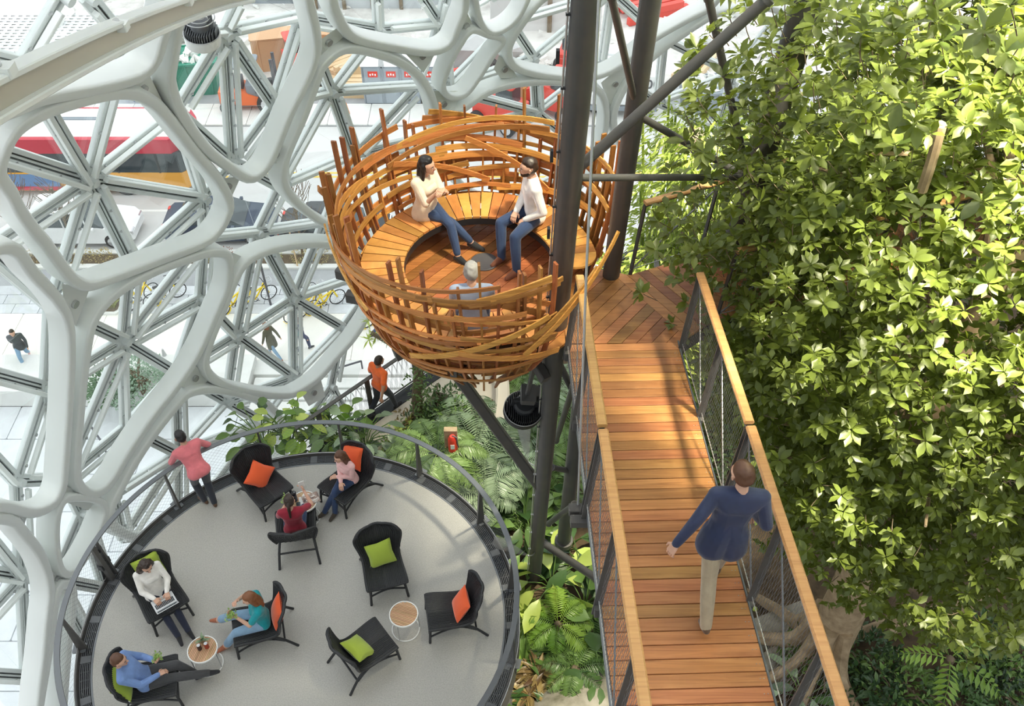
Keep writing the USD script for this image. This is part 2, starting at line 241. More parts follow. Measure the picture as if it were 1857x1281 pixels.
EDGES = 'a-U1 a-o a-p a-W1 a-j a-C1 a-D1 a-X1 o-V2 o-V3 o-p p-V4 p-b b-V5 b-Y1 b-c b-k b-W1 c-k c-Y1 c-d c-A1 k-j k-W1 k-A1 j-W1 j-E1 j-C1 C1-e C1-D1 D1-i D1-X1 D1-e E1-l E1-e E1-B1 A1-B1 A1-F1 A1-d B1-f B1-g B1-G1 G1-F1 G1-g G1-H1 g-H1 g-I1 g-f g-h f-l f-m f-J1 f-h l-e l-m m-e m-n m-x m-J1 n-e n-N1 n-x e-i e-N1 i-VA i-N1 i-O1 O1-VJ O1-N1 O1-y N1-z z-P1 z-K1 K1-x x-J1 x-w x-L1 x-M1 w-J1 w-h w-VG h-J1 h-I1 y-Q1 y-R1 y-P1 y-VC y-T1 T1-S1 T1-VD P1-VE P1-VF z-VF d-Y1 d-s d-q d-F1 s-F1 s-r s-t q-r q-V6 q-Y1 r-V7 r-V8 r-V9 r-t t-Z1 t-u t-v u-Z1 u-AA u-v Z1-AA v-BB v-CC v-F1 BB-AA BB-DD CC-DD DD-EE DD-FF DD-VI EE-GG EE-FF H1-F1 H1-CC H1-I1 VI-EE VI-AA I1-VH VH-VG K1-L1 L1-M1 VE-VL VE-VF VK-VH w-M1'.split()
t = thing('window_1', None, None, sph(300, 500, SR + .8), kind='structure')
GR_ = SR + .85
hp = {k: sph(*p, GR_) for k, p in HUB.items()}
for e in EDGES:
    a, b = (hp[k] for k in e.split('-')); d = nrm(b - a); up = nrm((a + b) / 2 - SC); sd_ = np.cross(d, up)
    mu = part(t, 'mullion', cat([bar(a + sd_ * o, b + sd_ * o, .075, .10, up) for o in (-.085, .085)]), 'white_frame')
    part(mu, 'gasket', bar(a + up * .02, b + up * .02, .095, .05, up), 'gasket')
    part(mu, 'cap', bar(a - up * .012, b - up * .012, .035, .03, up), 'white_frame')
    n = max(2, int(np.linalg.norm(b - a) / .55)); part(mu, 'bolt', cat([box(a + (b - a) * (q + .5) / n + sd_ * .085 - up * .055, (.05, .05, .03), None) for q in range(n)]), 'light_steel')
    L = np.linalg.norm(b - a)
    part(mu, 'support_tube', bar(a + d * .18 - up * .17 + sd_ * .10, b - d * .18 - up * .17 + sd_ * .10, .075, .10, up), 'white_steel')
for k, p in hp.items():
    u = nrm(p - SC); part(t, 'hub', sweep([p + u * .04, p - u * .18], ngon(.075, 14), up=(0, .3, 1)), 'white_frame')
import scipy.spatial
keys = list(hp); tri = scipy.spatial.Delaunay(np.array([HUB[k] for k in keys]))
for s_ in tri.simplices:
    q = np.array([hp[keys[i]] for i in s_])
    if max(np.linalg.norm(q[i] - q[i - 1]) for i in range(3)) < 9: n_ = nrm(np.cross(q[1] - q[0], q[2] - q[0])) * .012; part(t, 'pane', hullpts(np.vstack([q + n_, q - n_])), 'pane')
# unseen rest of the shell, above and behind the camera; wide bars dim the interior
ic = trimesh.creation.icosphere(3, 1.0); iv = np.array(ic.vertices) @ rz(.2).T * (SR + .2) + SC; g = []
for a, b in ic.edges_unique:
    m_ = (iv[a] + iv[b]) / 2; q = m_ - CAM; dz_ = q @ FW
    if m_[2] < 3 or (dz_ > 0 and -350 < CXP + F * (q @ RT) / dz_ < 2150 and -350 < CYP - F * (q @ UP) / dz_ < 1600): continue
    g.append(bar(iv[a], iv[b], .46, .40, m_ - SC))
t = thing('ceiling', None, None, SC + [0, 0, SR], kind='structure'); part(t, 'lattice', cat(g), 'white_steel')
# hoist rail close to the camera, in front of the lattice
b0, b1 = CAM + ray(0, 172) * 6.2, CAM + ray(408, -4) * 12.5
t = thing('hoist_rail', 'long white steel rail crossing the upper left corner in front of the lattice', 'rail', b0)
us = np.linspace(-.18, 1.25, 16); rp_ = np.array([b0 + (b1 - b0) * u + np.array([0, 0, .25]) * (u * (1 - u)) for u in us]); upv = nrm(np.array([.15, -.35, 1]))
part(t, 'web', sweep(rp_, rrect(.03, .22, .1), upv), 'warm_steel')
for o in (-.125, .125): part(t, 'flange', sweep(rp_ + upv * o, rrect(.13, .045, .2), upv), 'white_steel')
for u in (.02, .36, .7):
    q = b0 + (b1 - b0) * u + upv * .17; br = part(t, 'bracket', box(q, (.16, .10, .06)), 'white_steel'); part(br, 'bolt', sweep([q, q + upv * .06], ngon(.025, 10), up=(1, 0, .1)), 'light_steel')
# ---------------------------------------------------------------- terrace: round floor, gratings, rail
ZT = 11.2; TC = np.array([-3.29, 7.80]); TR = 3.157
struct('floor', lathe([(0, ZT - .45), (TR + .19, ZT - .45), (TR + .19, ZT - .05), (TR + .005, ZT - .05), (TR + .005, ZT), (TR - .02, ZT + .002), (0, ZT + .002)], 128, (*TC, 0)), 'terrazzo')
t = thing('terrace_edge', 'dark steel ring of slotted floor gratings around the round pale terrace', 'grating', (*TC, ZT))
part(t, 'outer_rim', lathe([(TR + .195, ZT - .47), (TR + .26, ZT - .47), (TR + .26, ZT + .05), (TR + .225, ZT + .05), (TR + .215, ZT + .0), (TR + .195, ZT - .02)], 128, (*TC, 0)), 'dark_steel')
part(t, 'inner_strip', lathe([(TR + .005, ZT - .05), (TR + .005, ZT + .004), (TR + .035, ZT + .004), (TR + .035, ZT - .05)], 128, (*TC, 0)), 'mid_steel')
NG = 30
for k in range(NG):
    a0, a1 = 2 * np.pi * (k + .02) / NG, 2 * np.pi * (k + .83) / NG
    gs = [lathe([(r, ZT - .03), (r + .014, ZT - .03), (r + .014, ZT + .008), (r, ZT + .008), (r, ZT - .03)], 8, (*TC, 0), a0, a1) for r in np.linspace(TR + .045, TR + .18, 6)]
    for a in np.linspace(a0, a1, 5): d = np.array([math.cos(a), math.sin(a), 0]); gs.append(bar([*(TC + d[:2] * (TR + .045)), ZT - .012], [*(TC + d[:2] * (TR + .195)), ZT - .012], .010, .03))
    part(t, 'grating', cat(gs), 'grate_steel')
    b0, b1 = 2 * np.pi * (k + .84) / NG, 2 * np.pi * (k + 1.01) / NG
    part(t, 'cover_plate', lathe([(TR + .04, ZT - .03), (TR + .04, ZT + .010), (TR + .195, ZT + .010), (TR + .195, ZT - .03)], 4, (*TC, 0), b0, b1), 'plate_steel')
part(t, 'gutter', lathe([(TR + .03, ZT - .05), (TR + .19, ZT - .05), (TR + .19, ZT - .09), (TR + .03, ZT - .09)], 96, (*TC, 0)), 'black_metal')
RC, RR, RZ = np.array([-3.262, 7.71]), 3.66, ZT + 1.06
t = thing('terrace_railing', 'curved grey steel railing with fine wire mesh around the round terrace', 'railing', (*TC, ZT))
sc = 3.315 / 3.315
RR = 3.335
def rail_top(a): return np.array([RC[0] + RR * math.cos(a), RC[1] + RR * math.sin(a), RZ])
def rail_base(a, r=TR + .235): return np.array([TC[0] + r * math.cos(a), TC[1] + r * math.sin(a), ZT])
part(t, 'top_rail', sweep(ring_path(RC, RR, RZ, 160), rrect(.085, .026), closed=True), 'mid_steel')
part(t, 'lower_cable', tube(ring_path((TC + RC) / 2, TR + .24, ZT + .10, 120), .006, 5, True), 'light_steel')
for px_, py_ in ((612, 770), (752, 805), (860, 893), (914, 1012), (108, 1122), (186, 985), (305, 866), (468, 790), (935, 1150), (150, 1270)):
    p = at(px_, py_, RZ); a = math.atan2(p[1] - RC[1], p[0] - RC[0]); d = np.array([math.cos(a), math.sin(a), 0]); top, bs = rail_top(a), rail_base(a)
    s_ = np.array([-d[1], d[0], 0]) * .017
    prof = [bs - d * .12 - [0, 0, .03], bs + d * .04 - [0, 0, .3], top + d * .02 - [0, 0, .02], top - d * .02 - [0, 0, .02]]
    f = part(t, 'post', hullpts([q + o for q in prof for o in (s_, -s_)]), 'dark_steel')
    part(f, 'base_plate', box(bs + [0, 0, .012], (.20, .16, .014), rz(a)), 'mid_steel')
    if (px_, py_) == (186, 985):
        o = np.array([-d[1], d[0], 0]) * .10
        part(t, 'post', hullpts([q + o + w for q in prof for w in (s_ * 2.2, -s_ * 2.2)]), 'dark_steel')
        part(t, 'gate_hardware', cat([box((bs + top) / 2 + o * .5 + [0, 0, -.1], (.10, .22, .12), rz(a)), box((bs + top) / 2 + o * .5 + [0, 0, .25], (.07, .16, .09), rz(a)), bar(bs + o * 2, (bs + top) / 2 + o, .03, .03)]), 'black_metal')
wires = []
for k in range(240):
    for s_ in (1, -1):
        a = 2 * np.pi * k / 240; b = a + s_ * 2 * np.pi * 9 / 240
        wires.append([rail_base(a + (b - a) * u, TR + .24) * (1 - u) + rail_top(a + (b - a) * u) * u + [0, 0, .10 * (1 - u)] for u in np.linspace(0, 1, 5)])
curves(t, 'wire_mesh', wires, .0022, 'mid_steel')
struct('wall_terrace_base', lathe([(2.3, 8.0), (2.3, 10.5), (2.7, ZT - .45), (0, ZT - .45)], 48, (*TC, 0)), 'concrete_base')
# ---------------------------------------------------------------- timber bridge
ZP = 17.1; MB_ = .1209; B0 = np.array([1.292, 8.06, ZP]); BD = np.array([.0299, -1.0, MB_ * 1.0]); BDN = nrm(BD); BS = nrm(np.cross(BDN, [0, 0, 1.])) * -1  # BS points to +x
BU = np.cross(BS, BDN) * 1.0
if BU[2] < 0: BU = -BU
BW = 1.262
def bp(s, x, h=0): return B0 + BD * s + BS * x + np.array([0, 0, h])
t = thing('timber_bridge', 'narrow suspended footbridge of orange brown hardwood planks with cable mesh railings', 'bridge', (1.35, 5.4, 17.2))
pitch = .1357
for k in range(41):
    s0 = .003 + k * pitch; 
    part(t, 'plank', sweep([bp(s0 + pitch / 2, -BW / 2, -.016), bp(s0 + pitch / 2, BW / 2, -.016)], rrect(pitch - .009, .032, .10), BU), 'deck_x')
SE = 41 * pitch
for sx in (-1, 1):
    part(t, 'edge_beam', sweep([bp(-.02, sx * (BW / 2 + .012), -.07), bp(SE, sx * (BW / 2 + .012), -.07)], rrect(.016, .15, .1), BU), 'mid_steel')
    part(t, 'support_beam', sweep([bp(-.02, sx * .42, -.09), bp(SE, sx * .42, -.09)], rrect(.06, .11, .1), BU), 'dark_steel')
sc_ = []
for k in range(41):
    for sx in (-.6, -.57, .57, .6): sc_.append(ball(bp((k + .5) * pitch, sx, .0005), .005, 0))
part(t, 'screws', cat(sc_), 'light_steel', kind='stuff')
for sx, lean in ((-1, .10), (1, .09)):
    def rp(s, h): return bp(s, sx * (BW / 2 + .03) + lean * h / 1.05 - (0 if sx > 0 else 0), h)
    for s0, s1 in ((.02, 2.40), (2.46, SE)):
        r = part(t, 'handrail', sweep([rp(s, 1.05) for s in np.linspace(s0, s1, 4)], rrect(.092, .042, .3), BU), 'handrail')
        part(r, 'rail_bracket', sweep([rp(s0 + .02, 1.02), rp(s1, 1.02)], rrect(.05, .02), BU), 'dark_steel')
    for i, s in enumerate((.02, 1.20, 2.40, 3.56, 4.72)):
        pst = part(t, 'post', sweep([rp(s + .10, -.14), rp(s + .02, 1.02)], rrect(.014, .075, .1), BDN if False else BS), 'dark_steel')
        pst2 = part(t, 'post', sweep([rp(s + .155, -.14), rp(s + .075, 1.02)], rrect(.012, .06, .1), BS), 'dark_steel') if i == 2 else None
        part(pst, 'bracket', box(rp(s + .1, -.06), (.05, .10, .12)), 'dark_steel')
        if i < 4:
            part(t, 'diagonal_brace', sweep([rp(s + .06, .98), rp(s + 1.24, .03)], rrect(.026, .012), BS), 'mid_steel')
    for h in (.06, .95): part(t, 'cable', tube([rp(.05, h), rp(SE, h)], .006, 6), 'light_steel')
    w = []
    for k in range(int(SE / .045)):
        for g in (1, -1):
            a = .05 + k * .045; b = a + g * .16
            if 0 < b < SE: w.append([rp(a, .06), rp(b, .95)])
    curves(t, 'wire_mesh', w, .0028, 'mid_steel')
a = at(1052, 925, 17.25); 
part(t, 'outrigger', cat([box(a, (.22, .10, .08)), box(a + [0.01, -.12, -.02], (.22, .10, .08)), bar(a + [.1, 0, 0], bp(2.45, -BW / 2, -.05), .06, .06)]), 'dark_steel')
part(t, 'outrigger', cat([box(bp(2.45, BW / 2 + .16, -.02), (.22, .10, .09)), box(bp(2.62, BW / 2 + .16, .0), (.22, .10, .09))]), 'dark_steel')
part(t, 'hanger_cable', tube([a + [-.02, .03, .0], aty(1064, 480, a[1] + .25), aty(1086, 0, a[1] + .55), aty(1092, -200, a[1] + .7)], .011, 6), 'light_steel')
# ---------------------------------------------------------------- chevron platform
def P2(*p): return [tuple(at(x, y, ZP)[:2]) for x, y in p]
pf = Polygon([(.64, 8.062), (1.925, 8.062), (2.33, 8.40), (3.4, 8.80), (6.5, 9.9), (6.5, 11.7), (3.05, 10.02), (2.34, 9.66), (1.47, 9.28), (1.20, 9.36), (.93, 9.45), (.9, 8.95), (.75, 8.6), (.62, 8.3)])
sa, sb = np.array(at(1119.6, 504.4, ZP)[:2]), np.array(at(1233.8, 602.6, ZP)[:2]); sd = nrm(sb - sa); sn = np.array([-sd[1], sd[0]])
if sn[0] < 0: sn = -sn
big = 20
right = Polygon([sa - sd * big, sb + sd * big, sb + sd * big + sn * big, sa - sd * big + sn * big])
t = thing('platform', 'hardwood platform with chevron planks between the bridge and the round nest', 'platform', (1.4, 8.7, ZP))
ang_a = math.radians(52)
def strips(poly, ang, name, mt, w=.136, gap=.006, off=0.0):
    c = np.array(poly.centroid.coords[0]); r = affinity.rotate(poly, -math.degrees(ang), origin=tuple(c)); x0, y0, x1, y1 = r.bounds
    y = y0 - w + off
    while y < y1:
        s = r.intersection(sbox(x0 - 1, y + gap / 2, x1 + 1, y + w - gap / 2))
        for g in getattr(s, 'geoms', [s]):
            if g.geom_type == 'Polygon' and g.area > .004: part(t, name, extrude(affinity.rotate(g, math.degrees(ang), origin=tuple(c)), ZP - .035, ZP), mt)
        y += w
strips(pf.difference(right), ang_a, 'plank', 'deck_a')
strips(pf.intersection(right), math.atan2(sd[1], sd[0]), 'plank', 'deck_b')
part(t, 'steel_frame', extrude(pf.buffer(.012).difference(pf.buffer(-.05)), ZP - .22, ZP - .036), 'dark_steel')
part(t, 'joists', cat([bar((x, 8.2 + (x - .7) * .3, ZP - .09), (x, 9.3 + (x - .7) * .3, ZP - .09), .05, .10) for x in np.arange(.85, 6, .5)]), 'dark_steel')
def rail_run(t, p0, p1, n, h=1.05, lean=(0, 0)):
    p0, p1 = np.array([*p0, ZP]), np.array([*p1, ZP]); L = np.array([lean[0], lean[1], 0])
    r = part(t, 'handrail', sweep([p0 + L + [0, 0, h], p1 + L + [0, 0, h]], rrect(.095, .045, .3)), 'handrail')
    part(r, 'rail_bracket', sweep([p0 + L + [0, 0, h - .035], p1 + L + [0, 0, h - .035]], rrect(.05, .02)), 'dark_steel')
    for u in np.linspace(0, 1, n): b = p0 + (p1 - p0) * u; part(t, 'post', sweep([b - [0, 0, .15], b + L + [0, 0, h - .04]], rrect(.055, .022), nrm(p1 - p0)), 'dark_steel')
    for u in np.linspace(0, 1, n)[:-1]: b = p0 + (p1 - p0) * u; c = p0 + (p1 - p0) * (u + 1 / (n - 1)); part(t, 'diagonal_brace', bar(b + [0, 0, .05], c + L + [0, 0, h - .08], .02, .012), 'mid_steel')
    part(t, 'cable', tube([p0 + [0, 0, .07], p1 + [0, 0, .07]], .006, 6), 'light_steel')
    m = int(np.linalg.norm(p1 - p0) / .05)
    curves(t, 'wire_mesh', [[p0 + (p1 - p0) * k / m + [0, 0, .07], p0 + (p1 - p0) * min(max((k + g * 3) / m, 0), 1) + L + [0, 0, h - .06]] for k in range(m) for g in (1, -1)], .0026, 'mid_steel')
t = thing('platform_railing', 'timber topped mesh railing along the far edge of the chevron platform', 'railing', (1.5, 9.28, ZP))
rail_run(t, (1.47, 9.30), (5.2, 11.05), 5, lean=(.10, .05))
t = thing('platform_railing', 'mesh railing along the near edge of the platform behind the leaves', 'railing', (2.4, 8.45, ZP))
rail_run(t, (2.42, 8.47), (6.3, 9.85), 5, lean=(.08, -.02))
# ---------------------------------------------------------------- columns and braces of the tree house
def column(name, label, p, q, r, cat_='column', m='dark_steel', extra=None):
    p, q = np.asarray(p, float), np.asarray(q, float); t = thing(name, label, cat_, p)
    part(t, 'shaft', tube([p, (p + q) / 2, q], r, 20), m); d = nrm(q - p)
    part(t, 'base_collar', sweep([p, p + d * .12], ngon(r * 1.35, 16), up=(0, 1, .01)), m)
    return t
c1b, c1t = aty(968, 1060, 10.3), aty(1068, -60, 7.35)
c1 = column('steel_column', 'leaning dark grey steel column in front of the nest opening', c1b, c1t, .122)
ls = [c1b + (c1t - c1b) * u + np.array([-.14, -.03, 0]) for u in np.linspace(0, 1, 14)]
part(c1, 'mist_pipe', tube(ls, .010, 6), 'light_steel')
for u in np.linspace(.03, .97, 18): q = c1b + (c1t - c1b) * u; part(c1, 'pipe_clip', box(q + [-.125, -.03, 0], (.06, .03, .018)), 'light_steel' if u < .45 else 'black_metal')
for px_, py_ in ((1015, 100), (1002, 280), (995, 420)): part(c1, 'junction_box', box(aty(px_ + 22, py_, 7.6) + [-.12, -.02, 0], (.03, .05, .12)), 'black_metal')
c2b = at(1108, 499, ZP); c2t = aty(1187, -50, 8.75)
c2 = column('steel_column', 'dark grey steel column standing on the platform edge right of the nest', c2b - nrm(c2t - c2b) * .5, c2t, .107)
c3b, c3t = aty(1284, 600, 9.7), aty(1478, -40, 9.3)
c3 = column('steel_column', 'thick dark column rising behind the leaves at the right of the platform', c3b, c3t, .16)
def brace(label, p, q, r, m='dark_steel'):
    p, q = np.asarray(p, float), np.asarray(q, float); t = thing('steel_brace', label, 'brace', p)
    part(t, 'rod', tube([p, q], r, 14), m); d = nrm(q - p)
    part(t, 'end_cap', cat([sweep([p, p + d * .05], ngon(r * 1.25, 12), up=(0.1, 1, .3)), sweep([q - d * .05, q], ngon(r * 1.25, 12), up=(.1, 1, .3))]), m)
def oncol(b, t_, py_):
    us = np.linspace(0, 1, 400); pts = b + (t_ - b) * us[:, None]; q = pts - CAM; yy = CYP - F * (q @ UP) / (q @ FW); return pts[np.abs(yy - py_).argmin()]
brace('long diagonal brace crossing in front of the second column', oncol(c1b, c1t, 318), aty(1395, -5, 7.9), .052)
brace('horizontal brace from the front column into the leaves', oncol(c1b, c1t, 322), oncol(c3b, c3t, 322), .038)
brace('diagonal brace falling from the second column towards the leaves', oncol(c2b, c2t, 205), oncol(c3b, c3t, 330), .040)
brace('thin brown brace at the top centre meeting the second column', aty(1108, -10, 8.0), oncol(c2b, c2t, 190), .036)
brace('slim upright brace left of the thick column at the top right', aty(1284, -8, 9.6), aty(1348, 285, 9.8), .045)
brace('short brace behind the bridge under the nest', aty(1012, 655, 9.6), aty(1040, 712, 9.6), .05)
brace('brace slanting down behind the front column under the bridge', aty(1040, 700, 9.4), aty(1008, 800, 10.2), .045)
brace('low brace from the front column up to the bridge outrigger', aty(995, 950, 10.1), aty(1042, 915, 9.0), .05)
brace('low brace from the front column running under the bridge', aty(985, 985, 10.2), aty(1085, 1052, 8.9), .07)
brace('short horizontal brace between the two lower columns', aty(1000, 848, 10.1), aty(1050, 858, 10.6), .05)
column('steel_column', 'dark lower column standing in the plants just left of the bridge', aty(1022, 985, 10.6), aty(1072, 560, 10.2), .13)
column('steel_column', 'raking column standing in the garden right of the bridge', aty(1383, 800, 11.4), aty(1424, 690, 11.0), .15)
column('steel_column', 'thin column in the shade of the leaves right of the raking column', aty(1447, 790, 12.0), aty(1432, 690, 11.8), .06)
# ---------------------------------------------------------------- the nest
NC = np.array([-.39, 8.99]); rnd = random.Random(5)
PZ = np.array([16.10, 16.35, 16.6, 16.85, 17.1, 17.5, 17.9, 18.3, 18.7, 19.1]); PR = np.array([.66, .84, 1.05, 1.24, 1.37, 1.50, 1.58, 1.63, 1.66, 1.68])
def nr(z): return np.interp(z, PZ, PR)
def npt(a, z, dr=0.0): r = nr(z) + dr; return np.array([NC[0] + r * math.cos(a), NC[1] + r * math.sin(a), z])
A0, A1 = math.radians(12), math.radians(302)
t = thing('bird_nest', 'round woven nest of orange brown timber slats with a ring bench inside', 'nest', (*NC, 16.4))
NEST = t
nrib = 52
for k in range(nrib):
    a = A0 + (A1 - A0) * (k + rnd.uniform(-.2, .2)) / (nrib - 1); zt_ = rnd.choice([18.35, 18.5, 18.58, 18.7, 18.85, 18.98]) + rnd.uniform(-.06, .06)
    if math.radians(225) < a: zt_ -= .12
    zb = 16.12 + rnd.uniform(-.12, .2)
    zs = np.linspace(zb, zt_, 9); tw = rnd.uniform(-.03, .03)
    path = [npt(a + tw * (z - 17), z) for z in zs]; rad = np.array([math.cos(a), math.sin(a), 0])
    sc = np.ones((9, 2)); sc[0] = (1, .25)
    part(t, 'rib', sweep(path, rrect(.026, .062, .08), rad, scale=sc), 'rib')
levels = list(np.linspace(16.74, 18.48, 21))
for li, z in enumerate(levels):
    a = A0 + rnd.uniform(-.1, .25) * (li % 2)
    while a < A1 - .15:
        ln = rnd.uniform(.75, 1.75); e = min(a + ln, A1 + rnd.uniform(-.12, .07))
        if e - a > .25:
            tilt = rnd.uniform(-.15, .15) * (1.0 if z > 16.95 else .35); side = rnd.choice((-1, 1)) * .042; wv = rnd.uniform(-.03, .03); w = rnd.uniform(.050, .088); n = max(6, int((e - a) / .09))
            us = np.linspace(0, 1, n); zz = z + tilt * (us - .5) * 2 + wv * np.sin(us * 3) + rnd.uniform(-.02, .02)
            pts = np.array([npt(a + (e - a) * u, q, side + rnd.uniform(-.002, .002)) for u, q in zip(us, zz)])
            rad = nrm((pts - [*NC, 0]) * [1, 1, 0]); slope = np.interp(zz, PZ, np.gradient(PR, PZ)); up = nrm(np.stack([rad[:, 0] * slope, rad[:, 1] * slope, np.ones(n)], 1))
            part(t, 'slat', sweep(pts, rrect(.019, w, .1), up), 'slat')
        a = e - rnd.uniform(.05, .2) if e < A1 - .05 else 9
for (a0, z0, a1, z1, dr) in ((1.2, 18.42, 2.15, 18.5, .075), (1.95, 18.62, 1.25, 18.32, .08), (1.7, 18.3, .95, 17.75, -.09), (2.35, 18.2, 1.5, 17.72, -.09), (2.9, 18.1, 3.25, 18.75, .08), (3.3, 17.8, 2.95, 18.6, .09), (5.1, 17.75, 5.55, 18.45, .09), (4.2, 17.3, 5.2, 18.05, .085), (5.05, 17.5, 5.72, 18.75, .11), (4.6, 17.62, 5.35, 17.30, .10), (3.4, 18.45, 3.9, 17.8, .085), (2.0, 18.55, .6, 18.15, .085), (1.0, 18.55, 2.4, 18.2, -.08)):
    n = 14; us = np.linspace(0, 1, n); pts = np.array([npt(a0 + (a1 - a0) * u, z0 + (z1 - z0) * u, dr) for u in us]); rad = nrm((pts - [*NC, 0]) * [1, 1, 0])
    tg = nrm(np.gradient(pts, axis=0)); part(t, 'slat', sweep(pts, rrect(.019, .07, .1), np.cross(rad, tg) * np.sign(np.cross(rad, tg)[:, 2:3] + 1e-9)), 'slat')
S0, S1 = math.radians(8), math.radians(300); nb = 46; ZB = 17.55
for k in range(nb):
    a0, a1 = S0 + (S1 - S0) * k / nb, S0 + (S1 - S0) * (k + 1) / nb; g = .006
    pl = Polygon([(NC[0] + r * math.cos(a), NC[1] + r * math.sin(a)) for r, a in ((.90, a0 + g), (1.42, a0 + g * .7), (1.42, a1 - g * .7), (.90, a1 - g))])
    part(t, 'bench_plank', extrude(pl, ZB - .03, ZB), 'slat')
tip = npt(S0, 17.5); pe = np.array([NC[0] + 1.16 * math.cos(S0), NC[1] + 1.16 * math.sin(S0)])
part(t, 'bench_plank', extrude(Polygon([(pe[0] + .26 * math.cos(q), pe[1] + .26 * math.sin(q)) for q in np.linspace(S0 - math.pi, S0, 12)]), ZB - .03, ZB), 'slat', 'rounded end plank of the bench')
part(t, 'bench_frame', cat([lathe([(.895, ZB - .12), (.93, ZB - .12), (.93, ZB - .031), (.895, ZB - .031), (.895, ZB - .12)], 60, (*NC, 0), S0, S1), lathe([(1.36, ZB - .1), (1.4, ZB - .1), (1.4, ZB - .031), (1.36, ZB - .031), (1.36, ZB - .1)], 60, (*NC, 0), S0, S1)] + [bar((NC[0] + .93 * math.cos(a), NC[1] + .93 * math.sin(a), ZB - .07), (NC[0] + 1.38 * math.cos(a), NC[1] + 1.38 * math.sin(a), ZB - .07), .04, .07) for a in np.linspace(S0, S1, 9)] + [bar((NC[0] + 1.30 * math.cos(a), NC[1] + 1.30 * math.sin(a), ZP), (NC[0] + 1.36 * math.cos(a), NC[1] + 1.36 * math.sin(a), ZB - .06), .05, .05) for a in np.linspace(S0, S1, 9)]), 'black_metal')
fl = shapely.Point(*NC).buffer(1.37, 48).difference(Polygon([(.9, 8.95), (.75, 8.6), (.62, 8.3), (.62, 7), (3, 7), (3, 9.45), (.93, 9.45)])); ang = math.radians(50)
c = tuple(NC); r_ = affinity.rotate(fl, -50, origin=c); y = r_.bounds[1]
while y < r_.bounds[3]:
    g = r_.intersection(sbox(-9, y + .003, 9, y + .130)); y += .134
    for q in getattr(g, 'geoms', [g]):
        if q.geom_type == 'Polygon' and q.area > .003: part(t, 'floor_plank', extrude(affinity.rotate(q, 50, origin=c), ZP - .035, ZP), 'nest_floor')
dc = at(878, 476, ZP)
part(t, 'floor_disc', lathe([(0, ZP + .02), (.165, ZP + .02), (.175, ZP + .012), (.175, ZP)], 32, (dc[0], dc[1], 0)), 'slate_disc', 'round charcoal disc in the nest floor')
part(t, 'underframe', cat([lathe([(1.08, ZP - .25), (1.15, ZP - .25), (1.15, ZP - .04), (1.08, ZP - .04), (1.08, ZP - .25)], 64, (*NC, 0)), lathe([(.70, 16.5), (.8, 16.5), (.8, 16.62), (.7, 16.62), (.7, 16.5)], 48, (*NC, 0))] + [bar((NC[0] - 1.3 * math.cos(a), NC[1] - 1.3 * math.sin(a), ZP - .14), (NC[0] + 1.3 * math.cos(a), NC[1] + 1.3 * math.sin(a), ZP - .14), .08, .16) for a in (.3, 1.35, 2.4)]), 'dark_steel')
t = thing('nest_support', 'dark steel beams and slanting strut carrying the nest from below', 'support frame', (*NC, 16.2))
def hbeam(x0, y0, x1, y1, z0, z1, w=.12, h=.16, name='beam'): part(t, name, bar(at(x0, y0, z0), at(x1, y1, z1), w, h), 'dark_steel')
hbeam(612, 494, 860, 560, 16.75, 16.75); hbeam(630, 537, 860, 580, 16.6, 16.6); hbeam(716, 645, 850, 575, 16.35, 16.55); hbeam(925, 575, 990, 690, 16.55, 16.15); hbeam(1000, 600, 870, 560, 16.6, 16.6)
part(t, 'strut', sweep([at(765, 622, 16.45), at(790, 652, 16.0), at(822, 672, 15.6)], rrect(.16, .16)), 'dark_steel')
part(t, 'strut', bar(at(818, 665, 15.7), oncol(c1b, c1t, 890), .15, .15), 'dark_steel')
# drum shaped fixture under the nest
def drum(name, label, c, r, h, tilt, m, m2, fins):
    c = np.asarray(c, float); t = thing(name, label, 'lamp', c); Rm = trimesh.transformations.rotation_matrix(tilt[0], (1, 0, 0))[:3, :3] @ trimesh.transformations.rotation_matrix(tilt[1], (0, 1, 0))[:3, :3]
    put = lambda g: xf(g, Rm, c)
    part(t, 'housing', put(lathe([(0, -h * .35), (r * .55, -h * .35), (r * .98, -h * .30), (r, -h * .25), (r, h * .0), (r * .97, h * .05), (r * .92, h * .0), (r * .90, -h * .2), (0, -h * .2)], 32)), m2)
    part(t, 'rim', put(tube(ring_path((0, 0), r * .985, h * .05, 40), .008, 6, True)), 'light_steel')
    part(t, 'core', put(lathe([(r * .55, -h * .2), (r * .55, h * .42), (r * .45, h * .5), (0, h * .5)], 24)), m)
    for k in range(fins):
        x = (k + .5) / fins * 2 - 1; w = math.sqrt(1 - x * x) * r * .9
        part(t, 'fin', put(box((x * r * .9, 0, h * .06), (.012, 2 * w, h * .42))), m)
    part(t, 'yoke', put(cat([bar((-r * .62, 0, h * .1), (-r * .62, 0, h * .75), .03, .05), bar((r * .62, 0, h * .1), (r * .62, 0, h * .75), .03, .05), bar((-r * .62, 0, h * .75), (r * .62, 0, h * .75), .05, .03)])), m)
    return t, put
dl, put = drum('stage_light', 'black round finned light fixture hanging under the nest', aty(949, 742, 8.9), .27, .38, (.30, .12), 'black_metal', 'black_metal', 18)
part(dl, 'ballast', cat([put(box((.02, .05, .36), (.20, .26, .12))), put(box((.12, .12, .30), (.14, .16, .10)))]), 'dark_steel')
part(dl, 'cable', tube(smoothpath([put(([(.0, .0, .2)], 0))[0][0], put(([(.25, 0, .16)], 0))[0][0], put(([(.33, .1, .34)], 0))[0][0], put(([(.15, .15, .45)], 0))[0][0]], 20), .010, 6), 'black_metal')
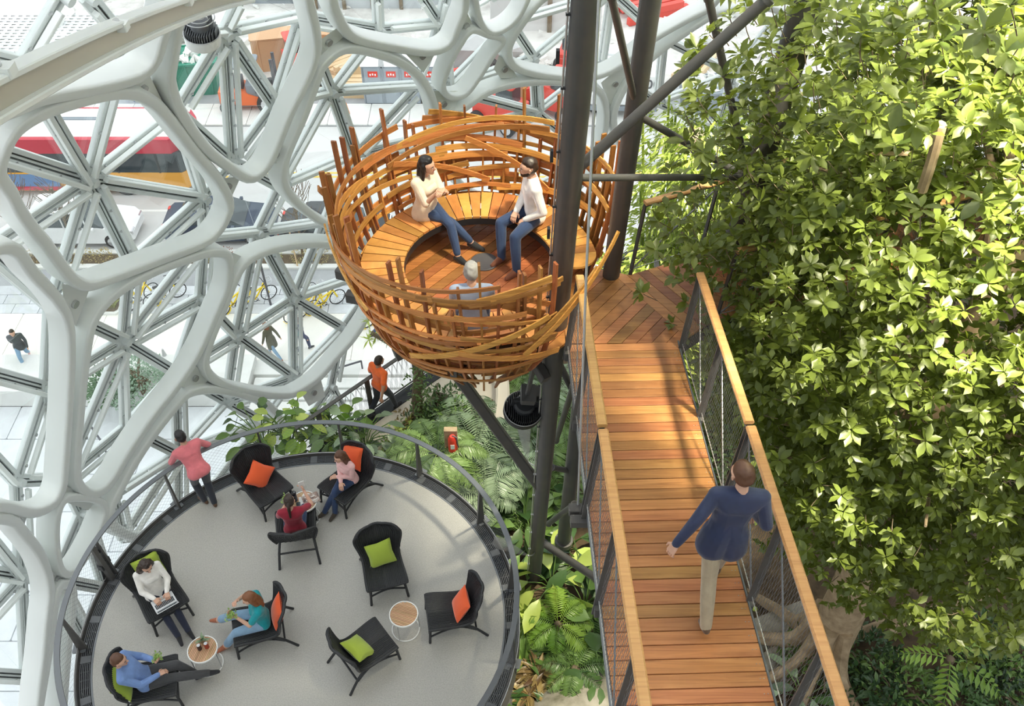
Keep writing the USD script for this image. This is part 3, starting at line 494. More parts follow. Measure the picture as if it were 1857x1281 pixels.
part(dl, 'hanger', bar(put(([(0, .03, .30)], 0))[0][0], at(968, 668, 16.15), .05, .05), 'dark_steel')
dl, put = drum('pendant_lamp', 'small white caged round fixture hanging inside the shell at the upper left', aty(366, 62, 11.2), .22, .40, (.2, .1), 'mid_steel', 'white_steel', 14)
part(dl, 'cage_ring', put(cat([tube(ring_path((0, 0), .17 * k, .3 - .05 * k, 24), .008, 5, True) for k in (.5, .8, 1.1)])), 'light_steel')
part(dl, 'cord', tube([put(([(0, 0, .3)], 0))[0][0], aty(372, -60, 11.4)], .008, 6), 'mid_steel')
# housings for the unseen lamps that light the big tree, bamboo and nest
for k, (a, b, pw, an) in enumerate(UNSEEN_LAMPS):
    a, b = np.array(a), np.array(b); d = nrm(b - a); t = thing('grow_lamp', (ORD[k] + ' unseen bowl shaped grow lamp, out of view, placed to light the ') + ('big tree' if k < 2 else 'bamboo' if k == 2 else 'nest'), 'lamp', a)
    us = [(-.66, .12), (-.62, .35), (-.35, .60), (0, .68), (.1, .69), (.1, .66), (0, .65), (-.33, .57), (-.58, .33), (-.60, .10)]
    part(t, 'reflector', sweep([a + d * u for u, _ in us], ngon(1.0, 24), (0, 1, .1), scale=[r for _, r in us], caps=False), 'white_steel'); part(t, 'driver_box', sweep([a - d * .95, a - d * .66], rrect(.3, .3), (0, 1, .1)), 'dark_steel'); top_ = a - d * .9
    part(t, 'hanger', tube([top_, top_ + [0, 0, .9]], .02, 8), 'dark_steel')
# ---------------------------------------------------------------- outside: pavements, road, vehicles, building site
R40 = random.Random(40)
mat('plaza', (.62, .64, .66), .6, col2=(.69, .71, .73), scale=2, rand=.05)
mat('concrete', (.66, .66, .63), .7, col2=(.74, .74, .71), scale=1.2, rand=.03)
mat('sidewalk', (.76, .74, .68), .7, col2=(.82, .80, .74), scale=.8, rand=.03)
mat('small_paver', (.50, .52, .54), .7, col2=(.58, .60, .62), scale=2, rand=.10)
mat('asphalt', (.30, .31, .32), .75, col2=(.38, .39, .40), scale=1.1)
mat('road', (.55, .55, .54), .7, col2=(.63, .63, .62), scale=.35)
mat('site', (.62, .60, .57), .85, ramp=[(.3, (.36, .34, .32)), (.5, (.62, .60, .57)), (.7, (.72, .70, .67))], scale=.45, detail=6)
mat('line_white', (.85, .85, .83), .6); mat('line_yellow', (.75, .52, .10), .6)
mat('mulch', (.10, .075, .05), .9, col2=(.17, .13, .085), scale=14)
mat('rubber', (.03, .03, .032), .7)
mat('chrome', (.62, .63, .65), .2, metal=.9)
mat('dark_glass', (.03, .04, .045), .08, spec=.8)
for n_, c_ in dict(car_white=(.80, .81, .82), car_navy=(.03, .045, .075), car_silver=(.45, .48, .50), car_black=(.035, .038, .042), bus_red=(.48, .035, .06), bus_white=(.86, .85, .83), bus_orange=(.72, .34, .045), bus_blue=(.12, .22, .40), bike_yellow=(.85, .62, .03),
                   skip_green=(.02, .20, .13), skip_blue=(.05, .16, .48), lift_orange=(.75, .16, .05), machine_red=(.62, .07, .05), loo_grey=(.30, .34, .38), loo_white=(.84, .85, .86), sign_red=(.70, .05, .03), truck_white=(.78, .79, .79), skip_grey=(.22, .25, .28), ply=(.56, .33, .18), timber=(.66, .48, .28), hi_vis=(.80, .30, .06), cone_grey=(.45, .45, .45), lamp_red=(.7, .05, .03), lamp_amber=(.9, .45, .1), ink=(.08, .08, .09), mesh_white=(.70, .71, .72)).items(): mat(n_, c_, .42)
def flat(name, x0, y0, x1, y1, z0, z1, m): return struct(name, xf(box((0, 0, 0), (x1 - x0, y1 - y0, z1 - z0), b=0), None, ((x0 + x1) / 2, (y0 + y1) / 2, (z0 + z1) / 2)), m)
def slabs(name, pname, x0, y0, x1, y1, z, sx, sy, m, base, gap=.02, ox=0.0):
    t = thing(name, None, None, ((x0 + x1) / 2, (y0 + y1) / 2, z), kind='structure')
    part(t, 'bed', box(((x0 + x1) / 2, (y0 + y1) / 2, z - .16), (x1 - x0, y1 - y0, .2), b=0), base)
    nx, ny = max(1, round((x1 - x0) / sx)), max(1, round((y1 - y0) / sy)); dx, dy = (x1 - x0) / nx, (y1 - y0) / ny
    for j in range(ny):
        for i in range(nx):
            o = (j % 2) * dx * ox; a, b = max(x0, x0 + i * dx + o), min(x1, x0 + (i + 1) * dx + o)
            part(t, pname, box(((a + b) / 2, y0 + (j + .5) * dy, z - .035 + R40.uniform(-.003, .003)), (b - a - gap, dy - gap, .07), b=.02), m)
flat('ground', -60, -20, 60, 90, -1.2, -.62, 'mulch')
slabs('floor_plaza', 'paver', -22, 4.8, 1, 22.8, -.45, 1.9, 1.5, 'plaza', 'asphalt', .035, .5)
flat('trim_1', -30, 22.8, -9.2, 24.6, -.45, .32, 'concrete'); flat('trim_2', -9.2, 23.9, 6, 24.6, -.6, .02, 'concrete')
t = thing('plaza_steps', 'broad pale stone steps climbing from the plaza to the street', 'steps', (-4, 22.5, -.45))
for k in range(6): part(t, 'step', box((-4.6, 21.0 + k * .5, -.41 + k * .04), (9, .47, .09 + .08 * k), b=.05), 'concrete')
slabs('floor_sidewalk', 'slab', -28, 24.6, 10, 27.1, .02, 3.2, 2.5, 'sidewalk', 'concrete', .02)
slabs('floor_bike_strip', 'paver', -28, 27.1, 10, 28.7, .02, 1.0, .55, 'small_paver', 'asphalt', .025, .5)
flat('floor_bike_lane', -60, 28.7, 40, 29.7, -.6, .0, 'asphalt'); flat('trim_3', -60, 29.7, 40, 29.95, -.6, .10, 'concrete')
flat('floor_planting', -60, 29.95, 40, 30.6, -.6, .04, 'mulch'); flat('trim_4', -60, 30.6, 40, 30.85, -.6, .10, 'concrete')
flat('floor_road', -60, 30.85, 60, 40.3, -.6, -.06, 'road')
for y, m in ((33.6, 'line_white'), (36.1, 'line_yellow'), (36.4, 'line_yellow')): flat('trim_line', -60, y, 60, y + .13, -.06, -.052, m)
slabs('floor_far_sidewalk', 'slab', -30, 40.3, 24, 42.2, .05, 1.9, 1.9, 'concrete', 'asphalt', .03)
flat('floor_wet_strip', -60, 42.2, 60, 44.2, -.6, .02, 'asphalt')
flat('floor_site', -60, 44.2, 60, 90, -.6, -.0, 'site')
def wheel(t, c, r=.33, w=.22):
    c = np.asarray(c, float); wt = part(t, 'wheel', xf(lathe([(.12, -w / 2), (r * .8, -w / 2), (r, -w * .35), (r, w * .35), (r * .8, w / 2), (.12, w / 2)], 20), np.array([[1, 0, 0], [0, 0, 1], [0, -1, 0]]), c), 'rubber', local=True)
    part(wt, 'rim', cat([xf(lathe([(0, -w * .55), (r * .62, -w * .55), (r * .66, -w * .4), (r * .66, w * .4), (r * .62, w * .55), (0, w * .55)], 14), np.array([[1, 0, 0], [0, 0, 1], [0, -1, 0]]), c)]), 'chrome', local=True)
def car(x, y, rot, m, label, van=False):
    t = thing('parked_car', label, 'car', (x, y, -.06), rot, 'cars parked along the near kerb'); L, Wd = 2.25, .9; hr = 1.62 if van else 1.42
    def loft(secs): return hullpts([q for s in secs for q in s])
    def sec(x_, w, z0, z1): return [(x_, -w, z0), (x_, w, z0), (x_, -w * .94, z1), (x_, w * .94, z1)]
    part(t, 'body', cat([loft([sec(-L, .74, .35, .8), sec(-L + .25, Wd, .28, .95), sec(-.9, Wd, .25, .98), sec(.9, Wd, .25, .98), sec(L - .3, Wd * .96, .28, .86), sec(L, .70, .35, .68)])]), m, local=True, smooth=25)
    part(t, 'window_band', loft([sec(-1.95 if van else -1.6, .80, .93, 1.0), sec(-1.5 if van else -1.0, .72, hr - .05, hr - .04), sec(.35, .72, hr - .05, hr - .04), sec(1.15, .82, .93, .97)]), 'dark_glass', local=True)
    part(t, 'roof', loft([sec(-1.5 if van else -1.0, .70, hr - .05, hr), sec(.3, .70, hr - .05, hr), sec(-1.75 if van else -1.2, .68, hr - .07, hr - .05), sec(.42, .68, hr - .07, hr - .05)]), m, local=True)
    for px_ in (-.45, .45): part(t, 'pillar', cat([bar((px_ + .02, s * .815, .95), (px_ - .05, s * .735, hr - .04), .05, .07) for s in (-1, 1)]), m, local=True)
    for sx in (-1.35, 1.38):
        for s in (-1, 1): wheel(t, (sx, s * .80, .33))
    for s in (-1, 1):
        part(t, 'headlight', box((L - .10, s * .55, .66), (.16, .34, .14)), 'chrome', local=True); part(t, 'tail_light', box((-L + .08, s * .62, .78), (.12, .22, .18)), 'lamp_red', local=True); part(t, 'mirror', box((.75, s * .98, 1.0), (.12, .18, .12)), m, local=True)
    return t
car(-17.6, 32.0, .0, 'car_white', 'white parked van, the car farthest to the left on the street', True)
car(-12.0, 32.15, .02, 'car_navy', 'dark navy parked car with red tail lights right of the white van')
car(-7.2, 31.75, .0, 'car_black', 'black parked car with silver wheel rims half hidden behind the nest')
# bus
t = thing('city_bus', 'long red white and orange city bus passing on the street', 'bus', (-20.3, 36.0, -.06)); bl, bh = 6.4, 3.15
def bb(c, s, b=.06): return box(c, s, None, b)
part(t, 'lower_body', cat([bb((0, 0, .80), (2 * bl, 2.54, .8)), bb((0, 0, .38), (2 * bl - .3, 2.46, .25))]), 'bus_orange', local=True)
part(t, 'skirt', cat([bb((-.5, -1.29, .42), (2 * bl - 1.2, .03, .18))]), 'bus_red', local=True)
part(t, 'window_band', bb((0, 0, 1.68), (2 * bl - .06, 2.50, 1.0)), 'dark_glass', local=True)
part(t, 'upper_body', cat([bb((0, 0, 2.50), (2 * bl, 2.56, .68), .15), hullpts([(bl, s * 1.2, z) for s in (-1, 1) for z in (2.2, 2.8)] + [(bl + .25, s * .9, z) for s in (-1, 1) for z in (2.2, 2.6)])]), 'bus_red', local=True)
part(t, 'roof', hullpts([(s * bl * .99, q * w, z) for s in (-1, 1) for q in (-1, 1) for w, z in ((1.05, 2.84), (.82, 3.05))]), 'bus_white', local=True)
for k in range(6): part(t, 'roof_vent', bb((-4.6 + .0 * k, -.75 + k * .3, 3.10), (2.6, .13, .10)), 'truck_white' if k % 2 else 'skip_grey', local=True)
part(t, 'roof_stripe', bb((1.2, 0, 3.06), (3.6, .22, .05)), 'skip_grey', local=True)
part(t, 'side_poster', bb((-.2, -1.275, .82), (2.1, .03, .62)), 'bus_blue', local=True)
for k in range(7): part(t, 'window_post', bb((-bl + 1.2 + k * 1.75, -1.255, 1.68), (.09, .03, 1.0)), 'rubber', local=True)
for sx in (-4.2, -2.9, 3.6):
    for s in (-1, 1): wheel(t, (sx, s * 1.12, .48), .48, .3)
part(t, 'headlight', bb((bl + .02, -.8, .7), (.08, .35, .2)), 'chrome', local=True)
# yellow bicycles
def bicycle(x, y, rot, label, first=None):
    if first is not None: return dup(first, 'yellow_bicycle', (x, y, .02), rot, label, 'bicycle', 'yellow bicycles parked on the paving')
    t = thing('yellow_bicycle', label, 'bicycle', (x, y, .02), rot, 'yellow bicycles parked on the paving'); RX = np.array([[1, 0, 0], [0, 0, 1], [0, -1, 0]])
    for sx in (-.52, .52):
        w = part(t, 'wheel', xf(tube(ring_path((0, 0), .32, 0, 28), .021, 6, True), RX, (sx, 0, .34)), 'rubber', local=True)
        part(w, 'spokes', cat([bar((sx, 0, .34), (sx + .31 * math.cos(a), 0, .34 + .31 * math.sin(a)), .008, .008) for a in np.arange(0, 6.28, .45)] + [xf(ball((0, 0, 0), .04, 1), None, (sx, 0, .34))]), 'chrome', local=True)
    part(t, 'frame', cat([tube(p, .034, 8) for p in ([(-.05, 0, .30), (.30, 0, .70), (.38, 0, .88)], [(-.05, 0, .30), (-.20, 0, .82)], [(.36, 0, .80), (.52, 0, .34)], [(-.05, 0, .30), (-.52, 0, .34)], [(-.52, 0, .34), (-.17, 0, .70)], [(-.14, 0, .60), (.30, 0, .72)])]), 'bike_yellow', local=True)
    part(t, 'mudguard', xf(sweep(ring_path((0, 0), .37, 0, 14, .3, 2.9, True), rrect(.012, .07), up=(0, 0, 1)), RX, (-.52, 0, .34)), 'bike_yellow', local=True)
    part(t, 'handlebar', tube(smoothpath([(.22, -.28, 1.0), (.36, -.2, 1.02), (.38, 0, .98), (.36, .2, 1.02), (.22, .28, 1.0)], 14), .016, 6), 'rubber', local=True)
    part(t, 'saddle', hullpts([(-.34, -.09, .88), (-.34, .09, .88), (-.05, .02, .90), (-.05, -.02, .90), (-.3, 0, .93), (-.34, .06, .84), (-.34, -.06, .84), (-.05, 0, .86)]), 'rubber', local=True)
    part(t, 'basket', cat([bar((.5 + .2 * i, s * .12, .86), (.5 + .2 * i, s * .13, 1.0), .012, .012) for i in (0, .5, 1) for s in (-1, 1)] + [bar((.5, s * .13, z), (.7, s * .13, z), .012, .012) for s in (-1, 1) for z in (.86, 1.0)] + [bar((.7, -.13, z), (.7, .13, z), .012, .012) for z in (.86, .93, 1.0)]), 'chrome', local=True)
    part(t, 'crank', cat([xf(tube(ring_path((0, 0), .09, 0, 14), .012, 5, True), RX, (-.05, -.05, .30)), bar((-.05, -.07, .30), (.08, -.07, .20), .02, .02)]), 'rubber', local=True)
    return t
bs = None
for px_, py_, a, l in ((258, 552, .9, 'yellow bicycle nearest the brown planter, leftmost of the row'), (303, 548, .62, 'second yellow bicycle from the left, standing alone'), (428, 562, .75, 'yellow bicycle seen just right of the thick white lattice upright'), (468, 552, .62, 'yellow bicycle beside the slanting dark pole'),
                       (545, 568, 1.0, 'yellow bicycle at the left end of the close group beside the nest'), (568, 562, .9, 'yellow bicycle in the middle of the close group beside the nest'), (592, 560, .62, 'yellow bicycle at the right of the close group beside the nest'), (690, 582, .7, 'yellow bicycle mostly hidden by the lower edge of the nest')):
    p = at(px_, py_, .02)
    b = bicycle(p[0], p[1], a, l, bs); bs = bs or b
# small outside things
def shrubball(name, label, cat_, c, r, n, lm, seed, stem=True, group=None, leaf=(.05, .11), h=1.0):
    rr = np.random.default_rng(seed); t = thing(name, label, cat_, c, 0, group); d = nrm(rr.normal(size=(n, 3))); q = d * (rr.uniform(.45, 1, (n, 1)) ** .5) * r * [1, 1, h]; q[:, 2] = np.abs(q[:, 2] + r * h * .3) + .05
    part(t, 'foliage', leaves(q, d + rr.normal(size=(n, 3)) * .5 + [0, 0, .6], rr.uniform(leaf[0], leaf[1], n), .45, rr), lm, local=True, smooth=False, kind='stuff')
    if stem: part(t, 'stem', cat([tube([(0, 0, -.1), (rr.normal() * r * .2, rr.normal() * r * .2, r * .4 * h), (rr.normal() * r * .5, rr.normal() * r * .5, r * h)], .02 + r * .02, 6) for _ in range(5)]), 'bark', local=True)
    return t
def leaves(pos, dirs, size, wr, rr, fold=.25, curl=.25, seg=2):
    """n leaves as one mesh: base point, direction, length; each a folded pointed blade of 2*2*seg triangles"""
    pos, d = np.asarray(pos, float), nrm(dirs); n = len(pos); size = np.broadcast_to(size, (n,))
    up = nrm(np.cross(np.cross(d, rr.normal(size=(n, 3)) * .35 + [0, 0, 1]), d)); sd_ = np.cross(d, up)
    prof = {2: [(0, 0.12), (.5, 1.0), (1.0, 0.0)], 3: [(0, .10), (.3, .85), (.65, .95), (1, 0)], 4: [(0, .08), (.22, .7), (.5, 1), (.78, .72), (1, 0)]}[seg]; V = []
    for u, w in prof:
        c = pos + d * (u * size)[:, None] - up * (curl * u * u * size)[:, None]
        for s in (-1, 0, 1): V.append(c + sd_ * (s * w * wr * .5 * size)[:, None] + up * (abs(s) * w * fold * wr * .5 * size)[:, None])
    V = np.stack(V, 1); k = V.shape[1]; f = []
    for j in range(len(prof) - 1):
        for s in (0, 1): a = j * 3 + s; f += [(a, a + 1, a + 4), (a, a + 4, a + 3)]
    f = np.array(f); return V.reshape(-1, 3), (f[None] + (np.arange(n) * k)[:, None, None]).reshape(-1, 3)
mat('bark', (.13, .095, .06), .85, col2=(.22, .17, .11), scale=9, stretch=(1, 1, .25), bumpy=.4)
leafmat('leaf_grass', (.16, .20, .06), (.36, .38, .14)); leafmat('leaf_rust', (.20, .07, .03), (.42, .36, .14)); leafmat('leaf_street', (.06, .14, .05), (.20, .34, .12)); leafmat('leaf_grey', (.16, .25, .18), (.30, .42, .30))
shrubball('street_shrub', 'green round shrub on the plaza ledge below the sidewalk', 'shrub', at(208, 712, .32), .85, 1500, 'leaf_street', 1, leaf=(.08, .16)); shrubball('street_shrub', 'grey green shrub with bare trunk beside the round green shrub', 'shrub', at(258, 712, .32), 1.1, 2400, 'leaf_grey', 2, h=1.25, leaf=(.08, .16))
for k, x in enumerate(np.arange(-21, -3.0, .95)): shrubball('kerb_plant', ORD[k] + ' low tufted plant from the left in the kerb planting strip', 'plant', (x + R40.uniform(-.2, .2), 30.27, .04), .38, 160, 'leaf_rust' if k % 3 else 'leaf_grass', 10 + k, False, 'tufted plants in the kerb planting strip')
pl = thing('planter_bed', 'dark brown planting bed with grasses on the sidewalk left of the yellow bicycles', 'planter', at(165, 545, .02)); c = at(165, 548, .02)
part(pl, 'kerb', box(c + [0, 0, .04], (2.6, 1.5, .12)), 'concrete'); part(pl, 'soil', box(c + [0, 0, .08], (2.4, 1.3, .1)), 'mulch')
rr = np.random.default_rng(3); n = 700; q = c + np.c_[rr.uniform(-1.15, 1.15, n), rr.uniform(-.6, .6, n), np.full(n, .12)]; part(pl, 'grass', leaves(q, np.c_[rr.normal(size=(n, 2)) * .5, np.ones(n)], rr.uniform(.2, .5, n), .12, rr), 'leaf_grass', smooth=False, kind='stuff')
def baretree(label, c, h, seed, lean=0):
    rr = np.random.default_rng(seed); t = thing('bare_tree', label, 'tree', c); part(t, 'trunk', tube([(0, 0, -.1), (lean * .5, 0, h * .5), (lean, 0, h)], .05, 7), 'bark', local=True); tw = []
    for k in range(46):
        z = h * rr.uniform(.35, 1); a = rr.uniform(0, 6.28); l = (h - z * .6) * .5; p0 = np.array([lean * z / h, 0, z]); tw.append(tube([p0, p0 + np.array([math.cos(a) * l * .5, math.sin(a) * l * .5, l * .5]), p0 + np.array([math.cos(a + .3) * l * .8, math.sin(a + .3) * l * .8, l * 1.1])], .011, 4))
    part(t, 'twigs', cat(tw), 'bark', local=True, kind='stuff')
baretree('bare young street tree with fine twigs in front of the bus', at(60, 455, .1), 3.2, 1); baretree('bare young street tree in front of the white van', at(135, 445, .1), 2.8, 2); baretree('bare young street tree right of the silver car', at(550, 470, .1), 3.4, 3, .1)
for (x0, y0, x1, y1, l) in ((491, 553, 470, 470, 'leaning dark pole on the paving between the bicycles'), (540, 485, 520, 400, 'thin wooden stake in the kerb planting'), (505, 483, 497, 440, 'short thin stake left in the kerb planting')):
    a = at(x0, y0, .02); b = aty(x1, y1, a[1] + .1); t = thing('street_post', l, 'post', a); part(t, 'pole', tube([a, b], .045 if x0 == 491 else .03, 8), 'ink' if x0 == 491 else 'timber'); part(t, 'cap', ball(b, .05 if x0 == 491 else .035, 1), 'ink')
for k, (x0, y0, x1, y1) in enumerate(((138, 735, 183, 800), (612, 668, 655, 655))):
    a, b = at(x0, y0, .4), at(x1, y1, .4); t = thing('plaza_handrail', ('slanting dark handrail standing on the plaza behind the white lattice', 'short dark handrail at the top of the plaza steps')[k], 'handrail', (a[0], a[1], -.45))
    part(t, 'rail', tube([a, b], .035, 8), 'ink')
    for q in (a, b): part(t, 'post', tube([q, q * [1, 1, 0] + [0, 0, -.45]], .03, 8), 'ink')
c = at(302, 655, .02); t = thing('traffic_cone', 'small grey traffic cone on the sidewalk edge', 'cone', c); part(t, 'cone_body', lathe([(.16, 0), (.16, .03), (.13, .03), (.03, .6), (0, .6)], 14), 'cone_grey', local=True); part(t, 'base', box((0, 0, .015), (.38, .38, .03)), 'ink', local=True)
# building site
def loo(x, y, l):
    t = thing('portable_toilet', l, 'toilet cabin', (x, y, 0), 0, 'portable toilets on the building site')
    part(t, 'cabin', box((0, 0, 1.0), (1.12, 1.12, 2.0)), 'loo_grey', local=True); part(t, 'roof', hullpts([(s * .58, q * .58, 2.0) for s in (-1, 1) for q in (-1, 1)] + [(s * .54, q * .4, 2.34) for s in (-1, 1) for q in (-1, 1)]), 'loo_white', local=True)
    d = part(t, 'door', box((0, -.575, 1.0), (.86, .04, 1.85)), 'loo_grey', local=True); part(d, 'sign', box((0, -.60, 1.62), (.46, .02, .30)), 'sign_red', local=True); part(d, 'sign_print', cat([box((-.12 + .12 * k, -.613, 1.60 + .02 * (k % 2)), (.07, .01, .10)) for k in range(3)]), 'loo_white', local=True)
    for s in (-1, 1): part(t, 'corner_rib', box((s * .5, -.57, 1.0), (.06, .06, 1.95)), 'skip_grey', local=True)
    part(t, 'vent', box((.35, .3, 2.35), (.1, .1, .25)), 'loo_white', local=True)
loos = ('leftmost grey portable toilet with white roof and red sign', 'second grey portable toilet with white roof and red sign', 'third grey portable toilet partly behind the white lattice', 'rightmost grey portable toilet behind the white lattice')
for k, px_ in enumerate((684, 716, 748, 785)): p = at(px_, 178, 0); loo(p[0], p[1], loos[k])
def skip(px_, py_, s, m, label, fill=None, rot=.15):
    p = at(px_, py_, 0); t = thing('skip_container', label, 'skip', p, rot); L, Wd, H = s
    part(t, 'body', hullpts([(a * L * (.42 if z == 0 else .5), b * Wd * (.46 if z == 0 else .5), z) for a in (-1, 1) for b in (-1, 1) for z in (0, H)]), m, local=True)
    part(t, 'rim', cat([bar((-L / 2, b * Wd / 2, H), (L / 2, b * Wd / 2, H), .1, .12) for b in (-1, 1)] + [bar((a * L / 2, -Wd / 2, H), (a * L / 2, Wd / 2, H), .1, .12) for a in (-1, 1)]), m, local=True)
    for k in range(5): x = -L * .4 + k * L * .2; part(t, 'side_rib', bar((x * .9, -Wd * .475, .1), (x, -Wd * .51, H), .08, .06), m, local=True)
    rr = np.random.default_rng(int(px_)); part(t, 'rubble', cat([hullpts(rr.normal(size=(8, 3)) * .16 + [rr.uniform(-L * .4, L * .4), rr.uniform(-Wd * .38, Wd * .38), H + .02]) for _ in range(40)]), fill or 'concrete', local=True, kind='stuff')
    return t
skip(352, 158, (2.9, 2.0, 1.7), 'skip_green', 'green skip container on the building site'); skip(272, 168, (1.6, 1.8, 2.0), 'skip_blue', 'blue skip container seen through the gap between three lattice rings'); skip(1288, 200, (3.0, 1.8, 1.4), 'skip_grey', 'grey skip heaped with pale rubble right of the second column')
p = at(452, 192, 0); t = thing('forklift', 'orange rough terrain forklift on the building site', 'forklift', p, .05)
part(t, 'chassis', hullpts([(-1.2, s * .6, z) for s in (-1, 1) for z in (.4, 1.1)] + [(1.0, s * .6, z) for s in (-1, 1) for z in (.35, .6)] + [(-.2, s * .6, 1.1) for s in (-1, 1)]), 'lift_orange', local=True)
part(t, 'cab_frame', cat([bar((a, s * .55, 1.0), (a, s * .55, 2.3), .08, .08) for a in (-.7, .6) for s in (-1, 1)]), 'ink', local=True); part(t, 'cab_roof', box((-.05, 0, 2.33), (1.6, 1.3, .1)), 'skip_grey', local=True); part(t, 'seat', box((-.3, 0, 1.3), (.5, .5, .6)), 'ink', local=True); part(t, 'engine', box((.55, 0, 1.0), (.9, 1.0, .7)), 'skip_grey', local=True)
part(t, 'mast', cat([bar((1.5, s * .35, .3), (1.5, s * .35, 2.6), .1, .14) for s in (-1, 1)] + [bar((1.6, s * .3, .25), (2.6, s * .3, .25), .12, .05) for s in (-1, 1)]), 'ink', local=True)
for sx, r in ((-.85, .36), (1.1, .52)):
    for s in (-1, 1): wheel(t, (sx, s * .72, r), r, .34)
p = at(1125, 195, 0); t = thing('site_truck', 'white site truck with the number 80100 on its tailgate', 'truck', p, -.05)
part(t, 'box_body', box((0, 0, 1.45), (3.4, 1.9, 1.5)), 'truck_white', local=True); part(t, 'tail_panel', box((0, -.97, 1.0), (3.2, .04, .5)), 'truck_white', local=True); part(t, 'bumper', box((0, -1.0, .55), (3.3, .15, .2)), 'skip_grey', local=True)
tx = tm(meshkit.text_mesh('80100', .42, .02, True)); tx = xf(tx, np.array([[1, 0, 0], [0, 0, -1], [0, 1, 0]]), (-.15, -.96, 1.62)); part(t, 'number', tx, 'ink', local=True)
part(t, 'cab', hullpts([(s * 1.0 + 0, q, z) for s in (-1, 1) for q, z in ((1.0, .5), (2.2, .5), (1.0, 2.3), (1.9, 2.3))]), 'truck_white', local=True)
for s in (-1.2, 1.2):
    for q in (-.5, 1.4): wheel(t, (s, q, .45), .45, .3)
def pile(px_, py_, m, label, cat_, n=10, L=3.0, w=.22, seed=0, rot=.4, name='timber_stack', pn='beam'):
    p = at(px_, py_, 0); rr = np.random.default_rng(seed); t = thing(name, label, cat_, p, rot)
    for k in range(n): part(t, pn, box((rr.normal() * .15, (k % 5 - 2) * w * 1.25, w * .55 + (k // 5) * w), (L * rr.uniform(.7, 1.05), w, w), rz(rr.normal() * .06)), m, local=True)
pile(645, 125, 'timber', 'pale timber beams stacked left of the portable toilets', 'timber', 12, 3.4, .25, 1, .7); pile(640, 162, 'timber', 'low row of timber sleepers below the portable toilets sign line', 'timber', 5, 3.6, .3, 2, .0); pile(1235, 75, 'loo_white', 'stack of pale boards at the top right of the building site', 'boards', 15, 2.6, .28, 3, -.3, 'board_stack', 'board'); pile(1260, 128, 'timber', 'scattered timber lengths below the pale boards', 'timber', 8, 2.8, .2, 4, 1.0); pile(1180, 20, 'machine_red', 'red steel beams at the top between the columns', 'steel beams', 10, 4.0, .35, 5, .5, 'beam_stack'); pile(880, 155, 'machine_red', 'pinkish red steel bars lying right of the white lattice node', 'steel bars', 10, 3, .14, 6, .25, 'bar_stack', 'bar')
def crate(px_, py_, s, m, label, rot=0., cat_='crate', name='site_crate', lid=None):
    p = at(px_, py_, 0); t = thing(name, label, cat_, p, rot); part(t, 'box_body', box((0, 0, s[2] / 2), s), m, local=True); part(t, 'lid', box((0, 0, s[2] + .03), (s[0] * 1.04, s[1] * 1.04, .06)), lid or m, local=True)
    for k in (-1, 1): part(t, 'batten', box((k * s[0] * .35, -s[1] * .51, s[2] / 2), (.08, .05, s[2])), lid or m, local=True)
crate(503, 118, (2.2, 1.2, 1.7), 'ply', 'large brown plywood crate behind the forklift', .2); crate(598, 100, (1.6, 1.2, 1.4), 'ply', 'brown plywood crate seen between two lattice rings', -.1); crate(945, 175, (1.5, 1.2, 1.3), 'timber', 'pale box on red machinery behind the nest', .05, lid='loo_white'); crate(1238, 262, (1.8, 1.0, .5), 'timber', 'low pale crate above the bamboo leaves', .1)
def machine(px_, py_, label, rot, seed):
    p = at(px_, py_, 0); t = thing('site_machine', label, 'machine', p, rot); part(t, 'body', hullpts([(a, b, z) for a in (-1.3, 1.1) for b in (-.6, .6) for z in (.5, 1.3)] + [(.4, b, 1.7) for b in (-.5, .5)]), 'machine_red', local=True)
    part(t, 'arm', cat([bar((.5, 0, 1.5), (2.3, .1, 2.2), .25, .3), bar((2.3, .1, 2.2), (2.9, .1, 1.2), .2, .25)]), 'machine_red', local=True); part(t, 'cab', box((-.5, 0, 1.8), (.9, .9, .9)), 'dark_glass', local=True); part(t, 'cab_roof', box((-.5, 0, 2.3), (1.0, 1.0, .1)), 'machine_red', local=True)
    for sx in (-.9, .8):
        for s in (-1, 1): wheel(t, (sx, s * .7, .4), .4, .3)
machine(1000, 205, 'red site machine with an arm behind the back rim of the nest', 2.7, 1); machine(905, 225, 'red site machine half hidden behind the nest rim at its left', 2.6, 2); machine(1040, 122, 'red site machine close behind the front column', 1.3, 3); machine(548, 150, 'red machine in the distance right of the forklift', -1.2, 4)
p = at(110, 75, 0); t = thing('white_mesh_mat', 'white woven mesh mat spread over the ground at the upper left', 'mat', p)
g = [bar(p + [-4.2 + k * .42, -2.6, .04], p + [-4.2 + k * .42, 3.2, .04], .2, .03) for k in range(21)] + [bar(p + [-4.4, -2.5 + k * .34, .07], p + [4.4, -2.5 + k * .34, .07], .16, .03) for k in range(17)]
part(t, 'webbing', cat(g), 'mesh_white', kind='stuff'); part(t, 'backing', box(p + [0, .3, .0], (8.8, 6, .03)), 'concrete')
t = thing('site_wall', 'dark blue grey excavation wall at the top edge of the building site', 'wall', at(700, 20, 0)); p = at(700, 28, 0)
part(t, 'panel', box(p + [0, 1, .9], (9, .3, 2.6)), 'car_silver'); part(t, 'panel', box(p + [-6.5, 1.6, .6], (4, .3, 1.8)), 'skip_grey')
for k in range(6): part(t, 'pile', bar(p + [-4 + k * 1.6, .8, 0], p + [-4 + k * 1.6, .8, 2.4], .2, .2), 'bark')
p = at(990, 70, 0); t = thing('concrete_wall', 'grey stained concrete wall left of the front column on the building site', 'wall', p); part(t, 'panel', box(p + [0, 1, .9], (6, .3, 2.2)), 'road'); part(t, 'timber_post', bar(p + [.2, .8, 0], p + [.2, .8, 2.4], .25, .25), 'bark')
